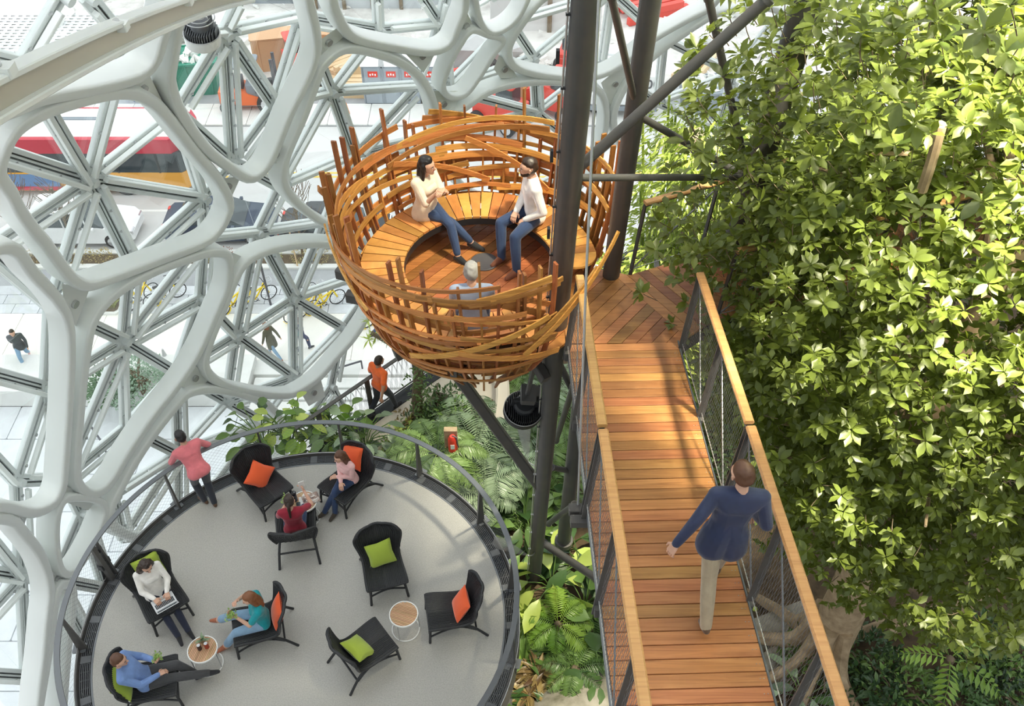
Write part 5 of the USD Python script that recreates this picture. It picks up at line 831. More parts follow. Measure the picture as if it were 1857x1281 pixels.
# ---------------------------------------------------------------- lounge chairs, cushions, tables
mat('wicker', (.010, .0105, .012), .48, spec=.5, col2=(.026, .027, .029), scale=90, rand=.12)
mat('cushion_orange', (.78, .10, .022), .85, sheen=.3, bumpy=.25, scale=220, col2=(.84, .125, .03)); mat('cushion_green', (.30, .40, .035), .85, sheen=.3, bumpy=.25, scale=220, col2=(.35, .45, .05)); mat('tag_white', (.8, .8, .78), .7)
mat('powder_white', (.80, .80, .77), .35)
def chair_profile(s):
    """seat to back: s 0 front edge .. 1 top of the back; returns x, z, half width"""
    P = np.array([(.40, .375, .315), (.33, .395, .325), (.15, .365, .315), (-.05, .335, .300), (-.20, .345, .295), (-.29, .43, .300), (-.345, .57, .345), (-.395, .70, .39), (-.435, .79, .385), (-.46, .85, .345), (-.475, .89, .27), (-.483, .915, .16)])
    u = np.linspace(0, 1, len(P)); return [np.interp(s, u, P[:, k]) for k in range(3)]
def make_chair(loc, rot, label):
    t = thing('wicker_lounge_chair', label, 'chair', loc, rot, 'black wicker lounge chairs on the round terrace'); ns, na = 40, 96; s = np.linspace(0, 1, ns); x, z, w = chair_profile(s)
    x, z = [np.convolve(np.pad(a, 3, 'edge'), np.ones(7) / 7, 'valid') for a in (x, z)]; w = np.convolve(np.pad(w, 4, 'edge'), np.ones(9) / 9, 'valid'); w[-3:] *= (.9, .8, .55)
    a = np.linspace(-1, 1, na + 1); ridge = .009 * (np.arange(na + 1) % 4 < 2); tx_, tz_ = np.gradient(x), np.gradient(z); L = np.hypot(tx_, tz_); nx_, nz_ = tz_ / L, -tx_ / L; nx_, nz_ = -nx_, -nz_
    lift = (.10 * np.clip((s - .45) * 3, 0, 1) * np.clip((1.02 - s) * 4, 0, 1) + .02)
    V = [np.stack([x[i] + (-nx_[i]) * 0 + lift[i] * a**2 * (1 if s[i] > .45 else 0) + ridge * nx_[i], a * w[i], z[i] + (0 if s[i] > .45 else lift[i] * a**2) + ridge * nz_[i]], 1) for i in range(ns)]
    top = np.array(V); bot = top - np.stack([nx_, 0 * nx_, nz_], 1)[:, None] * .022; v = np.concatenate([top.reshape(-1, 3), bot.reshape(-1, 3)]); k = na + 1; f = []
    for i in range(ns - 1):
        j = np.arange(na); q = np.stack([i * k + j, i * k + j + 1, (i + 1) * k + j + 1, (i + 1) * k + j], 1); f += [q[:, [0, 1, 2]], q[:, [0, 2, 3]], q[:, [0, 2, 1]] + ns * k, q[:, [0, 3, 2]] + ns * k]
    part(t, 'woven_shell', (v, np.concatenate(f)), 'wicker', local=True, smooth=50)
    part(t, 'weave', cat([tube(np.stack([top[i, ::6, 0], top[i, ::6, 1], top[i, ::6, 2]], 1) + np.array([nx_[i], 0, nz_[i]]) * .004, .0035, 4) for i in range(3, ns - 1, 3)]), 'wicker', local=True, kind='stuff')
    edge = np.concatenate([top[:, 0], top[-1, 4:-4:4], top[::-1, -1], top[0, -4:4:-4]]); part(t, 'rim', tube(edge, .022, 8, True), 'wicker', local=True)
    for sy in (-1, 1):
        part(t, 'leg', tube(smoothpath([(.37, sy * .27, .36), (.385, sy * .285, .20), (.40, sy * .30, 0)], 8), .021, 8), 'wicker', local=True)
        part(t, 'leg', tube(smoothpath([(-.16, sy * .27, .33), (-.32, sy * .30, .22), (-.50, sy * .33, 0)], 8), .021, 8), 'wicker', local=True)
        part(t, 'side_stretcher', tube(smoothpath([(.39, sy * .29, .16), (.15, sy * .285, .28), (-.10, sy * .28, .30), (-.33, sy * .31, .20)], 12), .016, 7), 'wicker', local=True)
    part(t, 'front_apron', tube(smoothpath([(.39, -.28, .24), (.385, 0, .33), (.39, .28, .24)], 10), .016, 7), 'wicker', local=True); part(t, 'back_stretcher', tube([(-.33, -.30, .2), (-.33, .30, .2)], .016, 7), 'wicker', local=True)
    return t
CH = [((487, 903), -48, 'black wicker chair with an orange cushion at the terrace rail, left of the book table'), ((634, 898), -126, 'black wicker chair in which the woman in the pink sweater sits'), ((543, 983), 100, 'black wicker chair seen from behind under the woman in the red top'), ((699, 1052), -74, 'empty black wicker chair with a green cushion behind the bare little table'), ((822, 1128), 190, 'black wicker chair with an orange cushion nearest the right rail'),
      ((666, 1197), 38, 'black wicker chair seen from behind with a green cushion, right of the middle front'), ((300, 1102), -53, 'black wicker chair in which the woman with the laptop sits'), ((478, 1152), 196, 'black wicker chair in which the woman in the teal top sits'), ((283, 1256), 12, 'black wicker chair at the bottom left in which the man in the blue shirt reclines')]
chairs = []; ch0 = None
for (p_, a, l) in CH:
    p = at(*p_, ZT)
    if ch0 is None: ch0 = c = make_chair(p, math.radians(a), l)
    else: c = dup(ch0, 'wicker_lounge_chair', p, math.radians(a), l, 'chair', 'black wicker lounge chairs on the round terrace')
    chairs.append((p, math.radians(a)))
def cloc(k, x, y, z): p, a = chairs[k]; return p + rz(a) @ np.array([x, y, z])
def cushion(k, m, label, c=(-.17, 0, .56), tilt=-1.02, roll=0.0, s=.42, spin=0.0):
    n = 18; u = np.linspace(-1, 1, n); X, Y = np.meshgrid(u, u, indexing='ij'); h = .085 * ((1 - X**2) * (1 - Y**2)) ** .42; sc = .5 * s * (1 - .10 * (1 - np.abs(X * Y)) * (np.maximum(np.abs(X), np.abs(Y))) ** 2)
    top = np.stack([X * sc, Y * sc, h], -1).reshape(-1, 3); bot = top * [1, 1, -1]; i = np.arange(n * n).reshape(n, n); q = np.stack([i[:-1, :-1], i[1:, :-1], i[1:, 1:], i[:-1, 1:]], -1).reshape(-1, 4); f = np.vstack([q[:, [0, 1, 2]], q[:, [0, 2, 3]], q[:, [0, 2, 1]] + n * n, q[:, [0, 3, 2]] + n * n])
    p, a = chairs[k]; R = rz(a) @ trimesh.transformations.rotation_matrix(tilt, (0, -1, 0))[:3, :3] @ rz(spin); t = thing('cushion', label, 'cushion', cloc(k, *c), 0, 'square cushions on the wicker chairs')
    R = rz(a) @ trimesh.transformations.rotation_matrix(-tilt, (0, 1, 0))[:3, :3] @ rz(spin); put = lambda g: xf(g, R, cloc(k, *c))
    part(t, 'cover', put((np.vstack([top, bot]), f)), m, smooth=True); part(t, 'piping', put(tube(np.concatenate([top.reshape(n, n, 3)[:, 0], top.reshape(n, n, 3)[-1, 1:], top.reshape(n, n, 3)[-2::-1, -1], top.reshape(n, n, 3)[0, -2:0:-1]]) * [1, 1, 0], .005, 5, True)), m)
    part(t, 'care_tag', put(box((s * .40, -s * .49, .0), (.03, .03, .006))), 'tag_white')
cushion(0, 'cushion_orange', 'orange cushion on the empty chair left of the book table', spin=.7, c=(-.12, .0, .52)); cushion(1, 'cushion_orange', 'orange cushion behind the woman in the pink sweater', c=(-.31, -.12, .66), spin=.2); cushion(3, 'cushion_green', 'green cushion leaning upright in the chair behind the bare little table', spin=.12, c=(-.16, 0, .52)); cushion(4, 'cushion_orange', 'orange cushion in the chair nearest the right rail', spin=.1, c=(-.14, .02, .52))
cushion(5, 'cushion_green', 'green cushion lying in the chair seen from behind', spin=.25, c=(-.10, 0, .48), tilt=-.65); cushion(6, 'cushion_green', 'green cushion behind the woman with the laptop', c=(-.335, .05, .70), tilt=-1.2); cushion(7, 'cushion_orange', 'orange cushion squeezed behind the woman in the teal top', c=(-.315, .04, .62), tilt=-1.2); cushion(8, 'cushion_green', 'green cushion behind the reclining man in the blue shirt', c=(-.32, -.10, .60), tilt=-1.1)
def table(px_, py_, rot, label):
    h = .46; p = at(px_, py_, ZT + h) * [1, 1, 0] + [0, 0, ZT]; t = thing('side_table', label, 'table', p, rot, 'round slatted side tables'); R = .212
    n = 17
    for k in range(n):
        y = (k + .5) / n * 2 * R - R; w = math.sqrt(max(.001, (R - .006) ** 2 - y * y)); part(t, 'slat', box((0, y, h - .008), (2 * w, 2 * R / n - .006, .014)), 'teak', local=True)
    part(t, 'top_ring', lathe([(R - .004, h - .026), (R + .011, h - .026), (R + .011, h + .004), (R - .004, h + .004), (R - .004, h - .026)], 48), 'powder_white', local=True); part(t, 'base_ring', tube(ring_path((0, 0), R, .012, 48), .010, 8, True), 'powder_white', local=True)
    part(t, 'cross_bar', cat([bar((-R, 0, h - .03), (R, 0, h - .03), .02, .02), bar((0, -R, h - .03), (0, R, h - .03), .02, .02)]), 'powder_white', local=True)
    for k in range(3): a = k * 2.094 + .5; part(t, 'leg', bar((R * math.cos(a), R * math.sin(a), .01), (R * math.cos(a), R * math.sin(a), h - .02), .014, .012), 'chrome', local=True)
    return p + [0, 0, h]
tA = table(732, 1114, -.35, 'bare round slatted side table at the right of the terrace'); tB = table(367, 1178, 1.35, 'round slatted side table with two drink cans'); tC = table(551, 910, -.9, 'round slatted side table with a book, a phone and a tumbler')
# things on the tables
mat('tumbler', (.06, .065, .075), .35, metal=.3); mat('can_dark', (.05, .03, .025), .3, metal=.4); mat('can_red', (.36, .06, .035), .3, metal=.4); mat('phone_black', (.01, .01, .012), .15); mat('book_cover', (.10, .06, .06), .4, ramp=[(.35, (.05, .03, .035)), (.5, (.30, .20, .16)), (.62, (.55, .50, .45)), (.8, (.12, .08, .08))], scale=14, detail=4); mat('paper', (.80, .79, .76), .8); mat('lettuce', (.16, .30, .05), .5, col2=(.36, .46, .14), scale=40); mat('laptop_white', (.66, .67, .68), .35, metal=.2); mat('key_black', (.03, .03, .035), .5); glass('clear_plastic', (.93, .95, .94))
def can(p, m, label):
    t = thing('drink_can', label, 'can', p, 0, 'drink cans on the slatted table'); part(t, 'body', lathe([(0, 0), (.026, 0), (.033, .008), (.033, .105), (.028, .118)], 18, p), m); part(t, 'lid', lathe([(.028, .118), (.027, .122), (.025, .118), (0, .118)], 18, p), 'light_steel'); part(t, 'tab', box(p + [.006, 0, .121], (.018, .012, .003)), 'chrome')
can(tB + [-.035, -.0, 0], 'can_dark', 'dark drink can on the slatted table'); can(tB + [.065, .03, 0], 'can_red', 'reddish drink can on the slatted table')
t = thing('glass_vase', 'small clear glass vase with a sprig on the slatted table', 'vase', tB + [-.03, .13, 0]); c = tB + [-.03, .13, 0]; part(t, 'vessel', lathe([(0, .003), (.045, .003), (.05, .08), (.045, .08), (.04, .01), (0, .01)], 18, c), 'clear_plastic'); part(t, 'sprig', leaves(np.repeat([c + [0, 0, .02]], 9, 0), RP.normal(size=(9, 3)) * .5 + [0, 0, 1], .13, .35, RP), 'leaf_silver', smooth=False)
c = tC + [-.145, .02, 0]; t = thing('tumbler_bottle', 'dark grey tumbler standing on the book table', 'bottle', c); part(t, 'body', lathe([(0, 0), (.034, 0), (.042, .02), (.042, .18), (0, .18)], 20, c), 'tumbler'); part(t, 'lid', lathe([(.043, .18), (.043, .215), (.036, .225), (0, .225)], 20, c), 'phone_black'); part(t, 'spout', box(c + [.015, 0, .23], (.02, .025, .012)), 'mid_steel')
c = tC + [-.075, -.085, .006]; t = thing('phone', 'black phone lying on the book table', 'phone', c); part(t, 'case', box(c, (.07, .14, .009), rz(.25), .15), 'phone_black'); part(t, 'screen', box(c + [0, 0, .005], (.062, .13, .002), rz(.25)), 'dark_glass')
c = tC + [.115, .045, .012]; t = thing('magazine', 'thick dark magazine with a pale printed cover on the book table', 'magazine', c); Rb = rz(.45); part(t, 'pages', box(c, (.27, .20, .018), Rb, 0), 'paper'); part(t, 'cover', box(c + [0, 0, .011], (.28, .21, .004), Rb, 0), 'book_cover'); part(t, 'cover', box(c - [0, 0, .011], (.28, .21, .004), Rb, 0), 'book_cover'); part(t, 'cover_print', cat([xf(box((x, y, .0145), (.07, .012, .002), None, 0), Rb, c) for x, y in ((-.06, .06), (.04, .03), (-.05, -.01), (.06, -.05))]), 'paper')
c = tC + [-.0, .02, .003]; t = thing('paper_sheet', 'white papers lying under the magazine on the book table', 'paper', c); part(t, 'sheet', box(c + [-.0, -.02, 0], (.16, .21, .003), rz(.2), 0), 'paper'); part(t, 'sheet', box(c + [.03, .1, .003], (.14, .10, .003), rz(-.3), 0), 'paper')
# ---------------------------------------------------------------- people
def cloth(name, c, c2=None, rough=.85): mat(name, c, rough, col2=c2 or tuple(min(1, x * 1.25) for x in c), scale=9, bumpy=.15, sheen=.2)
mat('skin_light', (.62, .36, .25), .5, sub=.1); mat('skin_tan', (.46, .25, .16), .5); mat('hair_black', (.012, .010, .010), .4); mat('hair_dark', (.030, .017, .011), .45); mat('hair_brown', (.10, .042, .020), .45); mat('hair_auburn', (.20, .075, .028), .45); mat('hair_grey', (.34, .33, .31), .6); mat('eye_white', (.75, .74, .72), .3); mat('lip', (.45, .14, .12), .5)
for n_, c_ in dict(shirt_pink=(.62, .16, .18), jean_dark=(.022, .026, .036), shoe_brown=(.10, .055, .03), sweater_rose=(.70, .42, .40), jean_blue=(.020, .042, .105), boot_olive=(.06, .048, .035), top_red=(.28, .012, .03), sweater_white=(.74, .71, .66), legging_navy=(.012, .016, .035), shoe_black=(.014, .014, .016), top_teal=(.0, .24, .27), jean_light=(.20, .32, .45), boot_tan=(.34, .11, .055), shirt_blue=(.14, .23, .46), trouser_grey=(.045, .045, .048), top_cream=(.68, .58, .46), shirt_white=(.76, .74, .72), shoe_cognac=(.17, .055, .025), jacket_navy=(.014, .022, .062), trouser_khaki=(.34, .28, .19), tee_orange=(.80, .13, .02), coat_dark=(.05, .055, .06), coat_olive=(.09, .085, .05), pack_teal=(.05, .25, .28), trouser_indigo=(.05, .06, .12), check_blue=(.30, .36, .48)).items(): cloth(n_, c_)
def sp(c, r, n=14): return m3.Manifold.sphere(float(r), n).translate([float(q) for q in c])
def hull(*s): return m3.Manifold.batch_hull([sp(c, r) for c, r in s])
def ik(a, b, l1, l2, pole):
    a, b = np.asarray(a, float), np.asarray(b, float); d = b - a; L = np.linalg.norm(d)
    if L > (l1 + l2) * .995: b = a + d / L * (l1 + l2) * .995; d = b - a; L = np.linalg.norm(d)
    h = (l1 * l1 - l2 * l2 + L * L) / (2 * L); r = math.sqrt(max(l1 * l1 - h * h, 0)); p = np.asarray(pole, float) - d / L * (np.dot(pole, d) / L); return a + d / L * h + nrm(p) * r, b
def blob(ms, edge=.022, it=5):
    m = m3.Manifold.batch_boolean(ms, m3.OpType.Add).refine_to_length(edge); v, f = man(m); tmh = trimesh.Trimesh(v, f, process=False); trimesh.smoothing.filter_taubin(tmh, lamb=.5, nu=.52, iterations=it); return np.array(tmh.vertices), np.array(tmh.faces)
def hand(w, d, nrm_, side, curl):
    """palm and five bent fingers from wrist w along d; nrm_ is the palm's outward normal"""
    d = nrm(d); n = nrm(np.asarray(nrm_) - d * np.dot(nrm_, d)); s = np.cross(n, d) * side; out = [hull((w, .024), (w + d * .035 + s * .022, .016), (w + d * .035 - s * .022, .016), (w + d * .085 + s * .030, .012), (w + d * .085 - s * .030, .012))]
    for k, L in enumerate((.068, .078, .072, .056)):
        b = w + d * .085 + s * (.030 - .020 * k); c1 = nrm(d * math.cos(curl) + n * math.sin(curl)); c2 = nrm(d * math.cos(2 * curl) + n * math.sin(2 * curl)); m_ = b + c1 * L * .52; out += [hull((b - d * .01, .0105), (m_, .0092)), hull((m_, .0092), (m_ + c2 * L * .48, .0078))]
    b = w + d * .025 + s * .026; q = b + nrm(s * .8 + d * .6) * .036; out += [hull((b, .013), (q, .0105)), hull((q, .0105), (q + nrm(s * .25 + d * .9 + n * .4) * .030, .0085))]
    return out
def person(label, loc, head, pose, c, hair, H=1.72, fem=False, skin='skin_light', sleeve=1.0, cat_='person', coatlen=0.0, collar=None, detail=True, legcut=1.0, wide=1.0, beard=False, name='person'):
    """loc: the point on the ground or seat under the pelvis; pose in local metres: x ahead, y left, z up from loc"""
    t = thing(name, label, cat_, loc); R = rz(head); k = H / 1.72; P_ = lambda q: np.asarray(q, float)
    hipw, shw = (.092 if fem else .088) * k, (.165 if fem else .190) * k; pel = P_(pose['pelvis']); pit, rol, twi = pose.get('torso', (0, 0, 0))
    Rt = rz(twi) @ trimesh.transformations.rotation_matrix(pit, (0, 1, 0))[:3, :3] @ trimesh.transformations.rotation_matrix(rol, (1, 0, 0))[:3, :3]
    T_ = lambda x, y, z: pel + Rt @ np.array([x, y, z]) * k
    waist, chest, neck0, neck1 = T_(.01, 0, .18), T_(0, 0, .36), T_(-.005, 0, .50), T_(.01, 0, .565); sh = [T_(-.01, s * shw / k, .455) for s in (1, -1)]
    hip = [pel + rz(twi * .3) @ np.array([0, s * hipw, 0]) for s in (1, -1)]; hy, hp, hr = pose.get('look', (0, 0, 0))
    Rh = rz(hy) @ trimesh.transformations.rotation_matrix(hp, (0, 1, 0))[:3, :3] @ trimesh.transformations.rotation_matrix(hr, (1, 0, 0))[:3, :3]; hc = neck1 + Rh @ np.array([.025, 0, .085]) * k; Hd = lambda x, y, z: hc + Rh @ np.array([x, y, z]) * k
    feet, poles = pose['feet'], pose.get('knees', [(1, .15, .3), (1, -.15, .3)]); hands, hpol = pose['hands'], pose.get('elbows', [(-.5, .6, -.6), (-.5, -.6, -.6)])
    l1, l2, a1, a2 = .43 * k, .43 * k, .285 * k, .25 * k; legs = [ik(hip[i], P_(feet[i]) + [0, 0, .07 * k], l1, l2, poles[i]) for i in (0, 1)]; arms = [ik(sh[i], P_(hands[i]), a1, a2, hpol[i]) for i in (0, 1)]
    g = 1.0 * k * (.92 if fem else 1.0)
    def torso(e): return [hull((hip[0], .098 * g + e), (hip[1], .098 * g + e), (T_(0, .05, .07), .105 * g + e), (T_(0, -.05, .07), .105 * g + e)), hull((T_(0, .06, .05), .10 * g + e), (T_(0, -.06, .05), .10 * g + e), (waist + Rt @ [0, .05 * k, 0], .088 * g + e), (waist + Rt @ [0, -.05 * k, 0], .088 * g + e)), hull((waist + Rt @ [0, .05 * k, 0], .088 * g + e), (waist + Rt @ [0, -.05 * k, 0], .088 * g + e), (chest + Rt @ [.01, .075 * k, 0], .095 * g + e), (chest + Rt @ [.01, -.075 * k, 0], .095 * g + e)),
                              hull((chest + Rt @ [.0, .075 * k, 0], .095 * g + e), (chest + Rt @ [.0, -.075 * k, 0], .095 * g + e), (sh[0], .056 * g + e), (sh[1], .056 * g + e), (T_(-.01, 0, .46), .065 * g + e))] + ([hull((T_(.075, .06, .33), .055 * k + e), (T_(.075, -.06, .33), .055 * k + e), (chest, .08 * k))] if fem else [])
    def arm(i, e, f): 
        el, wr = arms[i]; o = [hull((sh[i], .052 * g + e), (el, .040 * g + e))] if f > .49 else [hull((sh[i], .052 * g + e), (sh[i] + (el - sh[i]) * f * 2, .045 * g + e * 1.3))]
        if f > .5: q = el + (wr - el) * (f - .5) * 2; o.append(hull((el, .040 * g + e), (q, (.040 - .014 * (f - .5) * 2) * g + e)))
        return o
    def leg(i, e, f=1.0): kn, an = legs[i]; q = kn + (an - kn) * f; return [hull((hip[i], .088 * g * wide + e), (kn, .056 * g * wide + e)), hull((kn, .056 * g * wide + e), (kn + (an - kn) * .35 * f, .055 * g * wide + e), (q, (.040 if wide == 1 else .06) * g + e))]
    body = torso(0) + sum([arm(i, 0, 1.0) + leg(i, 0) for i in (0, 1)], []) + [hull((neck0, .060 * k), (neck1, .050 * k)), hull((Hd(-.02, 0, .035), .086 * k), (Hd(.015, 0, .02), .080 * k), (Hd(.045, 0, -.055), .046 * k), (Hd(.03, 0, -.03), .060 * k)), hull((Hd(.092, 0, .012), .010 * k), (Hd(.108, 0, -.018), .013 * k), (Hd(.09, 0, -.02), .016 * k)), hull((Hd(.075, 0, -.085), .022 * k), (Hd(.05, 0, -.08), .03 * k))]
    for s in (1, -1): body.append(hull((Hd(-.005, s * .084, .015), .014 * k), (Hd(-.0, s * .082, -.02), .010 * k)))
    for i, s in ((0, 1), (1, -1)):
        el, wr = arms[i]; d = nrm(wr - el); d = nrm(np.asarray(pose.get('hand_dir', [d, d])[i], float)); body += hand(wr, d, pose.get('palm', [(0, 0, -1), (0, 0, -1)])[i], s, pose.get('curl', .55)) if detail else [hull((wr, .026), (wr + d * .09, .022))]
        an = legs[i][1]; fd = nrm(np.asarray(pose.get('toes', [(1, 0.12, 0), (1, -.12, 0)])[i], float)); body.append(hull((an, .036 * k), (an - [0, 0, .035 * k], .034 * k), (an + fd * .12 * k - [0, 0, .045 * k], .026 * k)))
    put = lambda m_: xf(m_, R, loc)
    b = part(t, 'body', put(blob(body, .018 if detail else .04, 4)), skin, smooth=True)
    fine = .026 if detail else .05
    top = [m_ for m_ in torso(.014)] + sum([arm(i, .013, sleeve) for i in (0, 1)], [])
    if coatlen: top += [hull((pel + Rt @ [0, s * .06, -.0], .12 * g + .02), (pel + Rt @ [0, s * .075, -coatlen], .11 * g + .035), (pel + Rt @ [.05, s * .05, -coatlen], .10 * g + .03), (waist, .1)) for s in (1, -1)]
    part(t, 'top', put(blob(top, fine)), c['top'], smooth=True)
    tr = torso(.008)[:1] + sum([leg(i, .011, legcut) for i in (0, 1)], []); part(t, 'trousers', put(blob(tr, fine)), c['leg'], smooth=True)
    for i in (0, 1):
        an = legs[i][1]; fd = nrm(np.asarray(pose.get('toes', [(1, 0.12, 0), (1, -.12, 0)])[i], float)); sole = -.052 * k
        sh_ = [hull((an + fd * -.045 * k + [0, 0, sole + .012], .030 * k), (an + fd * .05 * k + [0, 0, sole + .012], .036 * k), (an + fd * .15 * k + [0, 0, sole + .006], .028 * k), (an + [0, 0, -.005], .044 * k))]
        part(t, 'shoe', put(blob(sh_, .03, 2)), c['shoe'], smooth=True)
    if collar: part(t, 'collar', put(tube(np.array([T_(.045 * math.cos(a), .062 * math.sin(a), .505 + .01 * math.cos(a)) for a in np.linspace(.35, 5.93, 14)]), .016, 6)), c[collar] if collar in c else collar)
    hs = [hull((Hd(-.028, 0, .052), .088 * k), (Hd(-.042, 0, .005), .082 * k), (Hd(.0, 0, .075), .070 * k))]
    if hair[1] == 'long':
        for s in (1, -1): hs.append(hull((Hd(-.02, s * .065, .03), .040 * k), (Hd(-.025, s * .078, -.12), .034 * k), (Hd(-.03, s * .085, -.27), .028 * k), (Hd(-.07, s * .03, -.25), .034 * k)))
        hs.append(hull((Hd(-.05, 0, .0), .080 * k), (Hd(-.075, .05, -.2), .036 * k), (Hd(-.075, -.05, -.2), .036 * k)))
    elif hair[1] == 'bob':
        hs += [hull((Hd(-.03, s * .06, .02), .05 * k), (Hd(-.03, s * .07, -.12), .045 * k), (Hd(-.07, s * .02, -.1), .05 * k)) for s in (1, -1)]
    elif hair[1] == 'curly':
        rc = np.random.default_rng(5); hs += [hull((Hd(-.03, s * .06, .03), .055 * k), (Hd(-.03, s * .09, -.15), .06 * k), (Hd(-.08, s * .03, -.14), .055 * k)) for s in (1, -1)]
    elif hair[1] == 'pony': hs += [hull((Hd(-.10, 0, .03), .03 * k), (Hd(-.13, 0, -.05), .028 * k), (Hd(-.11, 0, -.26), .016 * k))]
    hm = m3.Manifold.batch_boolean(hs, m3.OpType.Add) - m3.Manifold.batch_hull([sp(Hd(.118, 0, -.018), .094 * k, 24), sp(Hd(.118, 0, -.14), .094 * k, 24)])
    v, f = man(hm.refine_to_length(.014 if detail else .03)); 
    if len(v):
        tmh = trimesh.Trimesh(v, f, process=False); trimesh.smoothing.filter_taubin(tmh, iterations=3); v = np.array(tmh.vertices); q = v - hc; v = v + nrm(q) * ((meshkit.fbm(v * (38 if hair[1] == 'curly' else 26), 2) - .5) * (.045 if hair[1] == 'curly' else .018))[:, None]
        part(b, 'hair', put((v, np.array(tmh.faces))), hair[0], smooth=True)
    if detail:
        for s in (1, -1):
            part(b, 'eye', put(cat([ball(Hd(.083, s * .032, .010), .0085 * k, 1)])), 'eye_white'); part(b, 'iris', put(ball(Hd(.0905, s * .032, .010), .0042 * k, 1)), 'hair_dark')
            part(b, 'eyebrow', put(bar(Hd(.092, s * .018, .028), Hd(.082, s * .048, .028), .006, .007)), hair[0])
        part(b, 'mouth', put(cat([bar(Hd(.0915, -.02, -.050), Hd(.0915, .02, -.050), .010, .009)])), 'lip')
        if beard: part(b, 'beard', put(blob([hull((Hd(.050, 0, -.068), .046 * k), (Hd(.022, .036, -.055), .038 * k), (Hd(.022, -.036, -.055), .038 * k))], .02, 2)), hair[0], smooth=True)
    W = lambda q: R @ np.asarray(q, float) + loc
    return dict(t=t, W=W, R=R, hands=[W(a[1]) for a in arms], T=lambda *q: W(T_(*q)), head=lambda *q: W(Hd(*q)), wr=arms)
def seat(k, dx=-.06): return cloc(k, dx, 0, 0), chairs[k][1]
# standing man at the rail
p0 = at(383, 915, ZT); person('man in a pink shirt leaning on the terrace rail with his back turned', p0, math.radians(128), dict(pelvis=(.02, 0, .90), torso=(.55, 0, .05), look=(.1, .35, 0), feet=[(.10, .06, 0), (-.05, -.05, 0)], toes=[(1, .3, 0), (1, -.2, 0)], hands=[(.50, .10, 1.09), (.48, -.16, 1.09)], elbows=[(-.1, .9, -.9), (-.1, -.9, -.9)], hand_dir=[(.3, -1, 0), (.3, 1, 0)]), dict(top='shirt_pink', leg='jean_dark', shoe='shoe_brown'), ('hair_black', 'short'), 1.76, skin='skin_tan', sleeve=.9)
SEATED = dict(pelvis=(-.02, 0, .46), torso=(-.22, 0, 0))
l, a = seat(1); person('woman in a rose sweater and blue jeans sitting with legs crossed', l, a, dict(pelvis=(-.02, 0, .45), torso=(.10, 0, -.1), look=(-.35, .30, 0), feet=[(.62, -.06, 0), (.52, .10, .0)], knees=[(1, -.1, .8), (1, .2, .8)], hands=[(.20, -.05, .62), (.24, .06, .60)], toes=[(1, -.3, -.1), (1, .1, 0)]), dict(top='sweater_rose', leg='jean_blue', shoe='boot_olive'), ('hair_brown', 'long'), 1.66, True)
l, a = seat(2); pr = person('dark haired woman in a red top holding a bowl and white paper', l, a, dict(pelvis=(.02, 0, .46), torso=(.05, 0, 0), look=(-.1, .25, 0), feet=[(.60, .12, 0), (.72, -.16, .06)], knees=[(1, .2, .8), (1, -.25, 1)], hands=[(.34, .10, .72), (.42, -.22, .88)], toes=[(1, .1, 0), (1, -.2, 0)], palm=[(0, 0, 1), (0, 1, .2)]), dict(top='top_red', leg='jean_blue', shoe='shoe_black'), ('hair_dark', 'pony'), 1.68, True, sleeve=.33)
def bowl(label, c, r=.085):
    t = thing('salad_bowl', label, 'bowl', c); part(t, 'bowl_body', lathe([(r * .6, -.035), (r, .025), (r * .96, .025), (r * .55, -.03), (0, -.03)], 24, c), 'clear_plastic'); rr = np.random.default_rng(2); n = 60; part(t, 'salad', leaves(c + np.c_[rr.normal(size=(n, 2)) * r * .4, rr.uniform(-.02, .03, n)], rr.normal(size=(n, 3)) + [0, 0, .6], .045, .7, rr), 'lettuce', kind='stuff', smooth=False)
bowl('bowl of salad in the left hand of the woman in the red top', pr['hands'][0] + pr['R'] @ np.array([.07, 0, .05])); t = thing('paper_card', 'white paper held up by the woman in the red top', 'paper', pr['hands'][1]); part(t, 'sheet', box(pr['hands'][1] + pr['R'] @ np.array([.07, .03, .09]), (.012, .10, .16), rz(a + .3), 0), 'paper'); part(t, 'fold', box(pr['hands'][1] + pr['R'] @ np.array([.09, .03, .07]), (.01, .10, .11), rz(a + .5), 0), 'paper')
l, a = seat(6); pw = person('curly haired woman in a white sweater typing on a laptop', l, a, dict(pelvis=(-.02, 0, .46), torso=(-.12, 0, 0), look=(.15, .42, 0), feet=[(.78, .12, 0), (.86, -.04, 0)], knees=[(1, .1, .8), (1, -.1, .8)], hands=[(.30, .10, .68), (.30, -.10, .68)], palm=[(0, 0, -1)] * 2, hand_dir=[(1, -.3, -.15), (1, .3, -.15)], toes=[(1, .1, 0), (1, -.1, .1)]), dict(top='sweater_white', leg='legging_navy', shoe='shoe_black'), ('hair_dark', 'curly'), 1.68, True, coatlen=.10)
c = l + rz(a) @ np.array([.40, .0, .625]); t = thing('laptop', 'open white laptop on the knees of the woman in the white sweater', 'laptop', c); Rl = rz(a) @ trimesh.transformations.rotation_matrix(-.10, (0, 1, 0))[:3, :3]; part(t, 'base', box(c, (.24, .34, .016), Rl, .04), 'laptop_white'); kb = [box(c + Rl @ np.array([-.0 + .024 * i, -.135 + .0225 * j, .010]), (.019, .018, .004), Rl, 0) for i in range(4) for j in range(13)]; part(t, 'keyboard', cat(kb), 'key_black', kind='stuff'); part(t, 'trackpad', box(c + Rl @ np.array([-.075, 0, .009]), (.06, .10, .002), Rl, 0), 'light_steel')
